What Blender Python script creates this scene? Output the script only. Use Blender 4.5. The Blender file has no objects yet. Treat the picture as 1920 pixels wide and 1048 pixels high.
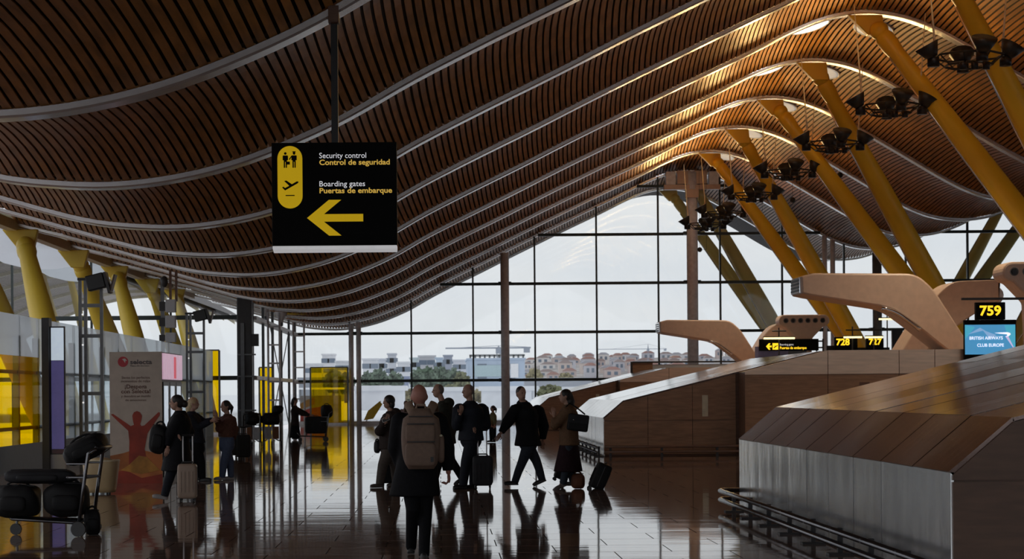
import bpy, bmesh, math, random
import numpy as np
from mathutils import Vector, Matrix, Quaternion
random.seed(7)
SC = bpy.context.scene
COL = SC.collection
# ---------------------------------------------------------------- camera
FPX, VPX, VPY, CAMZ, ROLL = 3733.0, 825.0, 736.0, 1.67, 0.008
cam_d = bpy.data.cameras.new('camera'); cam = bpy.data.objects.new('camera', cam_d); COL.objects.link(cam)
cam_d.sensor_width = 36.0; cam_d.lens = 36.0 * FPX / 1920.0
cam_d.shift_x = (960 - VPX) / 1920.0; cam_d.shift_y = (VPY - 524) / 1920.0
cam_d.clip_end = 5000
cam.matrix_world = Matrix.Translation((0, 0, CAMZ)) @ Matrix.Rotation(math.radians(90), 4, 'X') @ Matrix.Rotation(-ROLL, 4, 'Z')
cam_d.dof.use_dof = True; cam_d.dof.focus_distance = 27.5; cam_d.dof.aperture_fstop = 5.6
SC.camera = cam
# ---------------------------------------------------------------- world, exposure
world = bpy.data.worlds.new('overcast_sky'); SC.world = world; world.use_nodes = True
nt = world.node_tree; nt.nodes.clear()
o_ = nt.nodes.new('ShaderNodeOutputWorld'); b_ = nt.nodes.new('ShaderNodeBackground')
tc = nt.nodes.new('ShaderNodeTexCoord'); mp = nt.nodes.new('ShaderNodeMapping'); mp.inputs['Scale'].default_value = (1.5, 1.5, 7)
nz = nt.nodes.new('ShaderNodeTexNoise'); nz.inputs['Scale'].default_value = 3.0; nz.inputs['Detail'].default_value = 4
rp = nt.nodes.new('ShaderNodeValToRGB')
rp.color_ramp.elements[0].position = .3; rp.color_ramp.elements[0].color = (.70, .73, .79, 1)
rp.color_ramp.elements[1].position = .75; rp.color_ramp.elements[1].color = (.84, .83, .835, 1)
nt.links.new(tc.outputs['Generated'], mp.inputs[0]); nt.links.new(mp.outputs[0], nz.inputs['Vector'])
nt.links.new(nz.outputs['Fac'], rp.inputs[0]); nt.links.new(rp.outputs[0], b_.inputs['Color'])
b_.inputs['Strength'].default_value = 1.02
nt.links.new(b_.outputs[0], o_.inputs['Surface'])
vs = SC.view_settings; vs.view_transform = 'Standard'; vs.look = 'None'; vs.gamma = 1.0; vs.use_curve_mapping = False
vs.exposure = 0.15
try:
    SC.cycles.caustics_reflective = True; SC.cycles.caustics_refractive = False
    SC.cycles.transparent_max_bounces = 24
except Exception: pass

# ---------------------------------------------------------------- helpers
def W(px, py, Y):
    """photo pixel at depth Y metres -> world point"""
    ox, oy = px - VPX, py - VPY
    dx, dy = ox - oy * ROLL, ox * ROLL + oy
    return Vector((dx * Y / FPX, Y, CAMZ - dy * Y / FPX))
def YF(px, py):
    """depth of the floor point seen at a photo pixel"""
    return CAMZ * FPX / ((px - VPX) * ROLL + (py - VPY))
MATS = {}
def mat(name, col, rough=.5, metal=0., emit=None, estr=1., var=.12, scale=6., stretch=(1, 1, 1), bump=0., bscale=40., spec=.5, coat=0., coords='Object'):
    if name in MATS: return MATS[name]
    m = bpy.data.materials.new(name); MATS[name] = m; m.use_nodes = True
    t = m.node_tree; p = t.nodes['Principled BSDF']
    p.inputs['Roughness'].default_value = rough; p.inputs['Metallic'].default_value = metal
    p.inputs['Specular IOR Level'].default_value = spec
    p.inputs['Coat Weight'].default_value = coat; p.inputs['Coat Roughness'].default_value = .08
    c = t.nodes.new('ShaderNodeTexCoord'); mp = t.nodes.new('ShaderNodeMapping'); mp.inputs['Scale'].default_value = stretch
    t.links.new(t.nodes.new('ShaderNodeNewGeometry').outputs['Position'] if coords == 'World' else c.outputs[coords], mp.inputs[0])
    n = t.nodes.new('ShaderNodeTexNoise'); n.inputs['Scale'].default_value = scale; n.inputs['Detail'].default_value = 5
    t.links.new(mp.outputs[0], n.inputs['Vector'])
    r = t.nodes.new('ShaderNodeValToRGB')
    a = [max(0, x * (1 - var)) for x in col]; b = [min(1, x * (1 + var)) for x in col]
    r.color_ramp.elements[0].position = .3; r.color_ramp.elements[0].color = (*a, 1)
    r.color_ramp.elements[1].position = .7; r.color_ramp.elements[1].color = (*b, 1)
    t.links.new(n.outputs['Fac'], r.inputs[0]); t.links.new(r.outputs[0], p.inputs['Base Color'])
    if bump:
        n2 = t.nodes.new('ShaderNodeTexNoise'); n2.inputs['Scale'].default_value = bscale; n2.inputs['Detail'].default_value = 3
        t.links.new(mp.outputs[0], n2.inputs['Vector'])
        bp = t.nodes.new('ShaderNodeBump'); bp.inputs['Strength'].default_value = bump; bp.inputs['Distance'].default_value = .02
        t.links.new(n2.outputs['Fac'], bp.inputs['Height']); t.links.new(bp.outputs[0], p.inputs['Normal'])
    if emit is not None:
        p.inputs['Emission Color'].default_value = (*emit, 1); p.inputs['Emission Strength'].default_value = estr
    return m
def glass(name, tint=(.94, .96, .96), gloss=.03, frost=0., frost_col=(.8, .83, .86)):
    if name in MATS: return MATS[name]
    m = bpy.data.materials.new(name); MATS[name] = m; m.use_nodes = True
    t = m.node_tree; t.nodes.clear()
    o = t.nodes.new('ShaderNodeOutputMaterial'); tr = t.nodes.new('ShaderNodeBsdfTransparent'); gl = t.nodes.new('ShaderNodeBsdfGlossy')
    nz = t.nodes.new('ShaderNodeTexNoise'); nz.inputs['Scale'].default_value = .8
    rp = t.nodes.new('ShaderNodeValToRGB')
    rp.color_ramp.elements[0].color = (*[x * .97 for x in tint], 1); rp.color_ramp.elements[1].color = (*tint, 1)
    tcn = t.nodes.new('ShaderNodeTexCoord'); t.links.new(tcn.outputs['Object'], nz.inputs['Vector'])
    t.links.new(nz.outputs['Fac'], rp.inputs[0]); t.links.new(rp.outputs[0], tr.inputs['Color'])
    gl.inputs['Roughness'].default_value = .02
    mx = t.nodes.new('ShaderNodeMixShader'); mx.inputs[0].default_value = gloss
    t.links.new(tr.outputs[0], mx.inputs[1]); t.links.new(gl.outputs[0], mx.inputs[2])
    out = mx
    if frost:
        tl = t.nodes.new('ShaderNodeBsdfTranslucent'); tl.inputs['Color'].default_value = (*frost_col, 1)
        m2 = t.nodes.new('ShaderNodeMixShader'); m2.inputs[0].default_value = frost
        t.links.new(mx.outputs[0], m2.inputs[1]); t.links.new(tl.outputs[0], m2.inputs[2]); out = m2
    t.links.new(out.outputs[0], o.inputs['Surface'])
    return m

def tag(o, label=None, cat=None, group=None, kind=None):
    if label: o['label'] = label
    if cat: o['category'] = cat
    if group: o['group'] = group
    if kind: o['kind'] = kind
    return o
def thing(name, label, cat, loc=(0, 0, 0), group=None, kind=None):
    o = bpy.data.objects.new(name, None); COL.objects.link(o); o.empty_display_size = .2
    o.location = loc
    return tag(o, label, cat, group, kind)
def struct(name, loc=(0, 0, 0), label=None):
    o = bpy.data.objects.new(name, None); COL.objects.link(o); o.location = loc; o['kind'] = 'structure'
    if label: o['label'] = label
    return o
def wloc(p):
    v = Vector((0, 0, 0))
    while p is not None:
        v = v + p.location; p = p.parent
    return v
def link_mesh(name, me, m, parent=None, loc=None):
    o = bpy.data.objects.new(name, me); COL.objects.link(o)
    if m is not None and not me.materials: me.materials.append(m)
    if parent is not None: o.parent = parent
    if loc is not None: o.location = loc
    return o
class MB:
    """collects shapes (world coordinates) into ONE mesh"""
    def __init__(s): s.v = []; s.f = []
    def add(s, vs, fs):
        k = len(s.v); s.v += [tuple(v) for v in vs]; s.f += [tuple(i + k for i in f) for f in fs]; return s
    def box(s, a, b, M=None):
        a = Vector(a); b = Vector(b)
        vs = [Vector((x, y, z)) for z in (a.z, b.z) for y in (a.y, b.y) for x in (a.x, b.x)]
        if M is not None: vs = [M @ v for v in vs]
        return s.add(vs, [(0, 2, 3, 1), (4, 5, 7, 6), (0, 1, 5, 4), (2, 6, 7, 3), (0, 4, 6, 2), (1, 3, 7, 5)])
    def cbox(s, c, size, M=None):
        h = Vector(size) / 2; c = Vector(c)
        if M is None: return s.box(c - h, c + h)
        return s.box(-h, h, Matrix.Translation(c) @ M.to_4x4())
    def rings(s, rings, cap=True, closed=True):
        n = len(rings[0]); k = len(s.v)
        for r in rings: s.v += [tuple(p) for p in r]
        for i in range(len(rings) - 1):
            for j in range(n if closed else n - 1):
                a = k + i * n + j; b = k + i * n + (j + 1) % n
                s.f.append((a, b, b + n, a + n))
        if cap:
            s.f.append(tuple(k + j for j in reversed(range(n)))); s.f.append(tuple(k + (len(rings) - 1) * n + j for j in range(n)))
        return s
    def tube(s, pts, radii, n=8, flat=None, round_ends=False):
        pts = [Vector(p) for p in pts]
        if not isinstance(radii, (list, tuple)): radii = [radii] * len(pts)
        radii = list(radii)
        if round_ends:
            d0 = (pts[0] - pts[1]).normalized(); d1 = (pts[-1] - pts[-2]).normalized(); r0, r1 = radii[0], radii[-1]
            pts = [pts[0] + d0 * r0 * .98, pts[0] + d0 * r0 * .7] + pts + [pts[-1] + d1 * r1 * .7, pts[-1] + d1 * r1 * .98]
            radii = [r0 * .2, r0 * .71] + radii + [r1 * .71, r1 * .2]
        rings = []; u = None
        for i, p in enumerate(pts):
            t = (pts[min(i + 1, len(pts) - 1)] - pts[max(i - 1, 0)])
            t = t.normalized() if t.length > 1e-9 else Vector((0, 0, 1))
            if u is None:
                u = t.cross(Vector((0, 1, 0)) if abs(t.y) < .9 else Vector((1, 0, 0))).normalized()
            u = (u - t * u.dot(t)).normalized(); w = t.cross(u)
            rr = radii[i]
            rings.append([p + u * rr * math.cos(2 * math.pi * j / n) + w * rr * (flat or 1) * math.sin(2 * math.pi * j / n) for j in range(n)])
        return s.rings(rings)
    def ell(s, c, r, n=12, m=8, M=None):
        c = Vector(c); rings = []
        for i in range(1, m):
            a = math.pi * i / m
            ring = []
            for j in range(n):
                b = 2 * math.pi * j / n
                v = Vector((r[0] * math.sin(a) * math.cos(b), r[1] * math.sin(a) * math.sin(b), -r[2] * math.cos(a)))
                ring.append(c + (M @ v if M is not None else v))
            rings.append(ring)
        k = len(s.v)
        s.rings(rings, cap=False)
        bot = Vector((0, 0, -r[2])); top = Vector((0, 0, r[2]))
        if M is not None: bot = M @ bot; top = M @ top
        ib = len(s.v); s.v.append(tuple(c + bot)); it = len(s.v); s.v.append(tuple(c + top))
        for j in range(n):
            s.f.append((k + (j + 1) % n, k + j, ib)); s.f.append((k + (m - 2) * n + j, k + (m - 2) * n + (j + 1) % n, it))
        return s
    def prism(s, poly, y0, y1, axis='Y'):
        """2D polygon (a,b) extruded: axis Y -> (a,y,b); axis X -> (x,a,b); axis Z -> (a,b,z)"""
        def P(a, b, t): return {'Y': (a, t, b), 'X': (t, a, b), 'Z': (a, b, t)}[axis]
        n = len(poly)
        vs = [P(a, b, y0) for a, b in poly] + [P(a, b, y1) for a, b in poly]
        fs = [tuple(range(n)), tuple(range(2 * n - 1, n - 1, -1))] + [(i, i + n, (i + 1) % n + n, (i + 1) % n) for i in range(n)]
        return s.add(vs, fs)
    def build(s, name, m, parent=None, smooth=False, bevel=0., kind=None, fix=True, seg=2):
        off = wloc(parent) if parent is not None else None
        base = None
        if parent is None:
            xs = np.array(s.v); base = Vector(((xs[:, 0].min() + xs[:, 0].max()) / 2, (xs[:, 1].min() + xs[:, 1].max()) / 2, xs[:, 2].min())); off = base
        me = bpy.data.meshes.new(name)
        me.from_pydata([(x - off.x, y - off.y, z - off.z) for x, y, z in s.v], [], s.f)
        if fix:
            bm = bmesh.new(); bm.from_mesh(me); bmesh.ops.recalc_face_normals(bm, faces=bm.faces); bm.to_mesh(me); bm.free()
        if smooth: me.polygons.foreach_set('use_smooth', [True] * len(me.polygons))
        o = link_mesh(name, me, m, parent, base)
        if bevel:
            b = o.modifiers.new('bevel', 'BEVEL'); b.width = bevel; b.segments = seg; b.limit_method = 'ANGLE'; b.angle_limit = math.radians(35)
        if kind: o['kind'] = kind
        return o
def copy_tree(o, parent=None):
    c = o.copy(); COL.objects.link(c); c.parent = parent
    for ch in list(o.children): copy_tree(ch, c)
    return c
def text(s, m, parent, left, base, y, width=None, height=.1, bold=0., name='lettering', mirror=False):
    """lettering facing the camera side (-Y); left/base = world x,z of its lower left corner"""
    cu = bpy.data.curves.new('t', 'FONT'); cu.body = s; cu.size = 1.0; cu.offset = bold; cu.extrude = .02; cu.resolution_u = 3
    ob = bpy.data.objects.new('t', cu); COL.objects.link(ob)
    dg = bpy.context.evaluated_depsgraph_get(); me = bpy.data.meshes.new_from_object(ob.evaluated_get(dg))
    bpy.data.objects.remove(ob)
    co = np.zeros(len(me.vertices) * 3); me.vertices.foreach_get('co', co); co = co.reshape(-1, 3)
    w0 = co[:, 0].max() - co[:, 0].min(); x0 = co[:, 0].min()
    sz = height / .7
    sx = (width / w0) if width else sz
    off = wloc(parent)
    new = np.stack([left + (co[:, 0] - x0) * sx - off.x, y - co[:, 2] * .1 - .001 - off.y, base + co[:, 1] * sz - off.z], 1)
    me.vertices.foreach_set('co', new.ravel()); me.update()
    me.materials.clear()
    return link_mesh(name, me, m, parent)
def flat(polys, m, parent, y, name, th=.004):
    b = MB()
    for p in polys: b.prism(p, y - th, y)
    return b.build(name, m, parent)
def disc2(cx, cz, r, n=20, a0=0, a1=360):
    return [(cx + r * math.cos(math.radians(a0 + (a1 - a0) * i / n)), cz + r * math.sin(math.radians(a0 + (a1 - a0) * i / n))) for i in range(n + (0 if a1 - a0 == 360 else 1))]

# ---------------------------------------------------------------- materials
M_wood = mat('bamboo_slat', (.40, .175, .045), .42, var=.35, scale=1.3, stretch=(6, .5, 6), coords='World')
M_deck = mat('roof_deck_black', (.012, .009, .008), .8)
M_rib = mat('rib_pale_metal', (.88, .88, .89), .24, metal=.8, var=.04)
M_yel = mat('pylon_yellow', (.95, .60, .035), .38, var=.08, scale=.6)
M_yel2 = mat('pylon_yellow_pale', (.85, .62, .07), .4, var=.08, scale=.6)
M_cream = mat('cream_paint', (.72, .66, .48), .45)
M_grey = mat('grey_steel', (.17, .18, .19), .4, metal=.3)
M_lgrey = mat('light_grey_steel', (.8, .8, .83), .35)
M_mull = mat('mullion_green_grey', (.045, .06, .06), .45, metal=.3)
M_dark = mat('dark_grey_paint', (.045, .045, .048), .5)
M_black = mat('black_plastic', (.012, .012, .013), .4)
M_chrome = mat('chrome', (.75, .76, .78), .12, metal=1., var=.04)
M_tubebl = mat('dark_steel_tube', (.16, .16, .17), .22, metal=.9, var=.1)
M_steel = mat('brushed_steel', (.90, .91, .93), .24, metal=1., var=.12, scale=2.2, stretch=(1, 1.6, .5), bump=.8, bscale=1.2)
M_bronze = mat('bronze_metal', (.15, .085, .065), .11, metal=.6, coat=1., var=.25, scale=2.0, stretch=(.6, 5, 1), bump=.2, bscale=1.5)
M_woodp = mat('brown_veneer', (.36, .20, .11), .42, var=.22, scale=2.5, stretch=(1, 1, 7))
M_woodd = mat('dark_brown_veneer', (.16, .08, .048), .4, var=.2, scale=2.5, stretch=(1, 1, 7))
M_fascia = mat('copper_fascia', (.80, .58, .43), .36, metal=.7, var=.1, scale=2., stretch=(1, 1, 8))
M_yel3 = mat('pylon_yellow_cream', (.92, .74, .24), .45, var=.06, scale=.6)  # paler yellow of the far pylons, with outdoor glare put into the colour
M_beige = mat('beige_shell', (.68, .50, .38), .42, var=.06)
M_glass = glass('clear_glass')
M_gfrost = glass('frosted_glass', (.8, .85, .87), .05, .5)
M_gyel = glass('yellow_glass', (1., .78, .01), .04, .06, (.95, .7, .0))
M_gclear2 = glass('screen_glass', (.8, .86, .88), .09, .18)
M_signb = mat('sign_black', (.003, .003, .003), .6, spec=.1)
M_sigy = mat('sign_yellow', (.70, .47, .01), .5, emit=(.70, .44, .0), estr=.38, var=.03)
M_sigy2 = mat('sign_lettering_yellow', (.75, .5, .1), .5, emit=(.8, .5, .08), estr=.45, var=.03)
M_sigw = mat('sign_lettering_white', (.85, .85, .85), .5, emit=(.85, .85, .9), estr=.5, var=.03)
M_led = mat('led_amber', (.9, .6, .02), .5, emit=(1., .62, .02), estr=1.1, var=.03)
M_lampw = mat('lamp_warm', (.9, .8, .5), .5, emit=(1., .82, .4), estr=1.6, var=.03)
M_conc = mat('pale_concrete', (.55, .57, .60), .8, scale=.4)

# ---------------------------------------------------------------- roof profile (metres across, metres high)
KN = [(-13.3, 7.05), (-11.5, 6.6), (-9.8, 6.1), (-8.5, 5.72), (-7.6, 5.5), (-6.2, 5.39), (-5.4, 5.42), (-4.5, 5.55), (-3.5, 5.8), (-2.4, 6.23), (-1.5, 6.65), (-.6, 7.2), (1, 8.0),
      (2.6, 8.77), (4.2, 9.58), (6, 10.45), (7.7, 11.27), (9.6, 12.15), (11, 12.86), (12.2, 13.36), (13.4, 13.54), (14.6, 13.38), (15.7, 12.95), (16.6, 12.42), (17.6, 11.87),
      (19, 11.03), (20.2, 10.3), (21.3, 9.7), (22.3, 9.35), (23.5, 9.22)]
KN = KN + [(47 - x, z) for x, z in reversed(KN[:-1])]
_kx = np.array([k[0] for k in KN]); _kz = np.array([k[1] for k in KN])
_gx = np.linspace(_kx[0], _kx[-1], 1500)
_gz = np.interp(_gx, _kx, _kz)
_w = np.hanning(41); _w /= _w.sum()
_gz = np.convolve(np.pad(_gz, 20, mode='reflect', reflect_type='odd'), _w, mode='valid')
def ZP(x): return float(np.interp(x, _gx, _gz))
def SLP(x): return (ZP(x + .1) - ZP(x - .1)) / .2
BOW = .48
RIBY = [17.4 + 9 * i for i in range(-1, 12)]            # 8.4 ... 116.4
XL, XR = float(_kx[0]), float(_kx[-1])
GY = 107.4                                               # depth of the far glazing
# ================================================================ STRUCTURE
# ---- floor: polished stone slabs
def floor_mat():
    m = bpy.data.materials.new('polished_stone'); m.use_nodes = True; t = m.node_tree; p = t.nodes['Principled BSDF']
    g = t.nodes.new('ShaderNodeNewGeometry')
    mp = t.nodes.new('ShaderNodeMapping'); mp.inputs['Scale'].default_value = (.35, 1.6, 1); t.links.new(g.outputs['Position'], mp.inputs[0])
    n = t.nodes.new('ShaderNodeTexNoise'); n.inputs['Scale'].default_value = 2.2; n.inputs['Detail'].default_value = 8; t.links.new(mp.outputs[0], n.inputs['Vector'])
    r = t.nodes.new('ShaderNodeValToRGB')
    r.color_ramp.elements[0].position = .3; r.color_ramp.elements[0].color = (.16, .095, .07, 1)
    r.color_ramp.elements[1].position = .7; r.color_ramp.elements[1].color = (.30, .20, .15, 1)
    t.links.new(n.outputs['Fac'], r.inputs[0]); t.links.new(r.outputs[0], p.inputs['Base Color'])
    p.inputs['Roughness'].default_value = .045; p.inputs['IOR'].default_value = 1.5
    m2 = t.nodes.new('ShaderNodeMapping'); m2.inputs['Scale'].default_value = (.5, 2.2, 1); t.links.new(g.outputs['Position'], m2.inputs[0])
    n2 = t.nodes.new('ShaderNodeTexNoise'); n2.inputs['Scale'].default_value = 1.1; n2.inputs['Detail'].default_value = 4; t.links.new(m2.outputs[0], n2.inputs['Vector'])
    b = t.nodes.new('ShaderNodeBump'); b.inputs['Strength'].default_value = .12; b.inputs['Distance'].default_value = .012
    t.links.new(n2.outputs['Fac'], b.inputs['Height']); t.links.new(b.outputs[0], p.inputs['Normal'])
    return m
M_floor = floor_mat()
M_grout = mat('grout', (.05, .04, .035), .6)
fl = MB().box((-45, -19, -.3), (62, 124, -.012)).build('floor', M_grout); fl['kind'] = 'structure'
fl['label'] = 'polished brown stone floor of the departure hall'
TW, TD, GAP = 1.2, .9, .006
tile_b = MB(); hx, hy = TW / 2 - GAP, TD / 2 - GAP
def tile_verts(hx, hy): 
    return [(-hx, -hy, -.02), (hx, -hy, -.02), (hx, hy, -.02), (-hx, hy, -.02), (-hx, -hy, 0), (hx, -hy, 0), (hx, hy, 0), (-hx, hy, 0)]
tfaces = [(4, 5, 6, 7), (0, 1, 5, 4), (1, 2, 6, 5), (2, 3, 7, 6), (3, 0, 4, 7)]
tme = bpy.data.meshes.new('tile'); tme.from_pydata(tile_verts(hx, hy), [], tfaces); tme.materials.append(M_floor)
rest = MB(); ntile = 0; floc = fl.location
rng = random.Random(3)
row = 0; y = 9.45
while y < 123:
    x = -13.2 + (row % 2) * .6 if y < 106 else -12.6
    x0, x1 = (-36, 27) if y > 60 else (-26, 24)
    k0 = int((x0 - x) / TW); x = x + k0 * TW
    while x < x1:
        tx, ty = rng.gauss(0, .00045), rng.gauss(0, .00035)
        inview = 18.6 < y < 36 and -4.6 * y / 20 - 1 < x < 4.3
        if inview and ntile < 300:
            o = bpy.data.objects.new('tile', tme); COL.objects.link(o); o.parent = fl
            o.location = Vector((x, y, 0)) - floc; o.rotation_euler = (tx, ty, 0); ntile += 1
        else:
            vs = [(x + a, y + b, c + (a * -ty + b * tx if c == 0 else 0)) for a, b, c in tile_verts(hx, hy)]
            rest.add(vs, tfaces)
        x += TW
    y += TD; row += 1
rest.build('paving_slabs', M_floor, fl, kind='stuff', fix=False)

# ---- ceiling: black deck, pale ribs, bamboo slats
def surf_mesh(x0, x1, ys, dz, nx):
    xs = np.linspace(x0, x1, nx); vs = []; fs = []
    for (yy, zo) in ys:
        for xx in xs: vs.append((xx, yy, ZP(xx) + zo + dz))
    for j in range(len(ys) - 1):
        for i in range(nx - 1):
            a = j * nx + i; fs.append((a, a + 1, a + nx + 1, a + nx))
    return vs, fs
def zbow(t): return .06 + BOW * 4 * t * (1 - t)
ys = [(-18, .3)]
for k in range(-6, 12):
    y0 = 17.4 + 9 * k
    if y0 < -17: continue
    for i in range(8): ys.append((y0 + 9 * i / 8, zbow(i / 8)))
ys.append((116.4, .06))
vs_, fs_ = surf_mesh(XL, XR, ys, .10, 190)
n0 = len(vs_)
vs2, _ = surf_mesh(XL, XR, ys, .55, 190)
d = MB(); d.add(vs_, fs_); d.add(vs2, fs_)
cl = d.build('ceiling', M_deck, fix=False); cl['kind'] = 'structure'; cl['label'] = 'wave-shaped roof lined with bamboo slats between pale ribs'
ribx = np.arange(XL, XR + .01, .3)
for yy in RIBY:
    b = MB(); rings = []
    for xx in ribx:
        z = ZP(xx); s = SLP(xx); nrm = Vector((-s, 0, 1)).normalized()
        c = Vector((xx, yy, z)); u = Vector((0, 1, 0))
        rings.append([c + u * -.04 - nrm * .03, c + u * -.02 - nrm * .06, c + u * .36 - nrm * .06, c + u * .38 + nrm * .05, c + u * -.04 + nrm * .05])
    b.rings(rings); b.build('rib', M_rib, cl)
SEG = 9
def slat_section():
    vs = []; fs = []
    for i in range(SEG + 1):
        t = i / SEG; z = zbow(t)
        for a, c in ((-.058, .03), (-.058, 0), (.058, 0), (.058, .03)): vs.append((a, 9 * t, z + c))
    for i in range(SEG):
        a = i * 4
        for j in range(3): fs.append((a + j, a + j + 1, a + j + 5, a + j + 4))
    return vs, fs
sv, sf = slat_section()
slat_me = bpy.data.meshes.new('slat'); slat_me.from_pydata(sv, [], [f[::-1] for f in sf]); slat_me.materials.append(M_wood)
sxs = []; x = XL + .08
while x < 43:
    sxs.append(x); x += .168 / math.sqrt(1 + SLP(x) ** 2)
sva = np.array(sv); allv = []; allf = []; nk = 0; nsl = 0
cloc = cl.location
for yi, y0 in enumerate(RIBY[:-1]):
    lim = {17.4: (-7, .2), 26.4: (-8.6, 3.0), 35.4: (-10.6, 6.6), 44.4: (-12.4, 9.0)}.get(round(y0, 1))
    for x in sxs:
        an = math.atan(SLP(x))
        if lim and lim[0] < x < lim[1] and nsl < 300:
            o = bpy.data.objects.new('slat', slat_me); COL.objects.link(o); o.parent = cl
            o.location = Vector((x, y0, ZP(x))) - cloc; o.rotation_euler = (0, -an, 0); nsl += 1
        else:
            ca, sa = math.cos(an), math.sin(an)
            p = np.stack([x + sva[:, 0] * ca - sva[:, 2] * sa, y0 + sva[:, 1], ZP(x) + sva[:, 0] * sa + sva[:, 2] * ca], 1)
            allv.append(p); allf.append(np.array(sf)[:, ::-1] + nk); nk += len(sva)
me = bpy.data.meshes.new('slat_field'); V = np.concatenate(allv) - np.array(cloc); Fc = np.concatenate(allf)
me.from_pydata(V.tolist(), [], Fc.tolist()); o = link_mesh('slat_field', me, M_wood, cl); o['kind'] = 'stuff'
# pale eave beam along the left roof edge
for k, (xa, za, r) in enumerate([(XL - .05, ZP(XL) - .05, .16), (XL - .45, ZP(XL) + .35, .1)]):
    b = MB().box((xa - r, 8.4, za - r), (xa + r, GY, za + r)).build('trim_%d' % (k + 1), M_cream); b['kind'] = 'structure'
# skylight lenses near the crown of every bay
M_sky = mat('skylight_diffuser', (.8, .85, .9), .4, emit=(.86, .9, 1.), estr=1.25, var=.1)
M_skyg = mat('skylight_diffuser_shaded', (.5, .52, .55), .5, emit=(.5, .52, .56), estr=.35, var=.1)  # copy for the shaded side of the crown: shade put into colour and glow
for i, y0 in enumerate(RIBY[2:-1]):
    for side, xx in ((0, 12.55), (1, 14.7)):
        yc = y0 + 4.7; z = ZP(xx) + zbow(.52) - .05
        t = thing('skylight_lens', ('bright' if side == 0 else 'shaded grey') + ' oval skylight beside the roof crown, ' + ['first', 'second', 'third', 'fourth', 'fifth', 'sixth', 'seventh', 'eighth', 'ninth', 'tenth'][i] + ' from the front', 'skylight', (xx, yc, z), 'skylights along the roof crown')
        sl = SLP(xx)
        Mx = Matrix.Rotation(-math.atan(sl), 3, 'Y')
        b = MB().ell((xx, yc, z), (.62, 1.15, .05), 24, 6, Mx); b.build('diffuser', M_sky if side == 0 else M_skyg, t, smooth=True)
        rg = MB(); pts = [Vector((xx, yc, z)) + Mx @ Vector((.64 * math.cos(a), 1.18 * math.sin(a), 0)) for a in [2 * math.pi * j / 28 for j in range(29)]]
        rg.tube(pts, .03, 6); rg.build('frame', M_lgrey, t, smooth=True)

# ---- far glazed wall
wf = struct('wall_far', (0, GY, 0), 'tall glazed end wall with dark mullions')
MUL = [8.49 + 3.337 * i for i in range(-4, 10)]
TRZ = [.16, 2.32, 4.88, 7.5, 10.12, 12.7]
cols_edges = [-7.75] + MUL
for i in range(len(cols_edges) - 1):
    xa, xb = cols_edges[i], cols_edges[i + 1]
    for j in range(len(TRZ)):
        za = TRZ[j]; zb = TRZ[j + 1] if j + 1 < len(TRZ) else 99
        xs = np.linspace(xa, xb, 9); tops = [min(zb, ZP(x) + .0) for x in xs]
        if max(tops) <= za + .05: continue
        poly = [(xa, za), (xb, za)] + [(x, max(t, za + .001)) for x, t in zip(xs[::-1], tops[::-1])]
        MB().prism(poly, GY - .012, GY + .012).build('pane', M_glass, wf)
for x in MUL:
    MB().box((x - .045, GY - .1, 0), (x + .045, GY + .1, ZP(x))).build('mullion', M_mull, wf)
for z in TRZ[1:]:
    xs = [x for x in np.arange(-7.75, MUL[-1], .05)]
    run = None
    for x in xs + [999]:
        ok = x < 900 and ZP(x) > z
        if ok and run is None: run = x
        if not ok and run is not None:
            MB().box((run, GY - .13, z - .075), (min(x, MUL[-1]), GY + .05, z + .075)).build('transom', M_mull, wf); run = None
MB().box((-7.75, GY - .25, 0), (MUL[-1], GY + .1, .16)).build('sill', M_lgrey, wf)
def column(px, w, label, top=None, head=False, m=M_lgrey):
    x = W(px, 600, GY - .6).x
    t = thing('glazing_column', label, 'column', (x, GY - .6, 0))
    zt = ZP(x) if top is None else top
    MB().tube([(x, GY - .6, 0), (x, GY - .6, zt - .1)], w / 2, 16).build('shaft', m, t, smooth=True)
    for z in TRZ[1:]:
        if z < zt - .3: MB().box((x - w * .75, GY - .68, z - .09), (x + w * .75, GY - .15, z + .09)).build('bracket', M_mull, t)
    if head:
        MB().box((x - 1.5, GY - .85, zt - 1.05), (x + 1.5, GY - .35, zt - .8)).build('head_beam', M_beige, t)
        MB().box((x - .32, GY - .95, zt - 1.5), (x + .32, GY - .25, zt - 1.05)).build('capital', M_beige, t)
        for s in (-1, 1): MB().box((x + s * 1.15 - .25, GY - .9, zt - .8), (x + s * 1.15 + .25, GY - .3, zt - .1)).build('head_block', M_lgrey, t)
        for s in (-1, 1): MB().box((x + s * .45 - .35, GY - .8, zt - .75), (x + s * .45 + .35, GY - .4, zt - .05)).build('head_panel', M_beige, t)
column(947, .46, 'grey steel column before the middle of the far glazing')
column(1299, .6, 'thick grey column with wide T-shaped head under the roof crown', head=True)
column(658, .27, 'left tube of the paired slim columns beside the yellow door panel')
column(672, .27, 'right tube of the paired slim columns beside the yellow door panel')
column(1547, .27, 'left tube of the paired slim columns under the right roof valley')
column(1562, .27, 'right tube of the paired slim columns under the right roof valley')
column(1645, .5, 'dark thick column between the two right-hand roof waves', m=M_grey)

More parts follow.
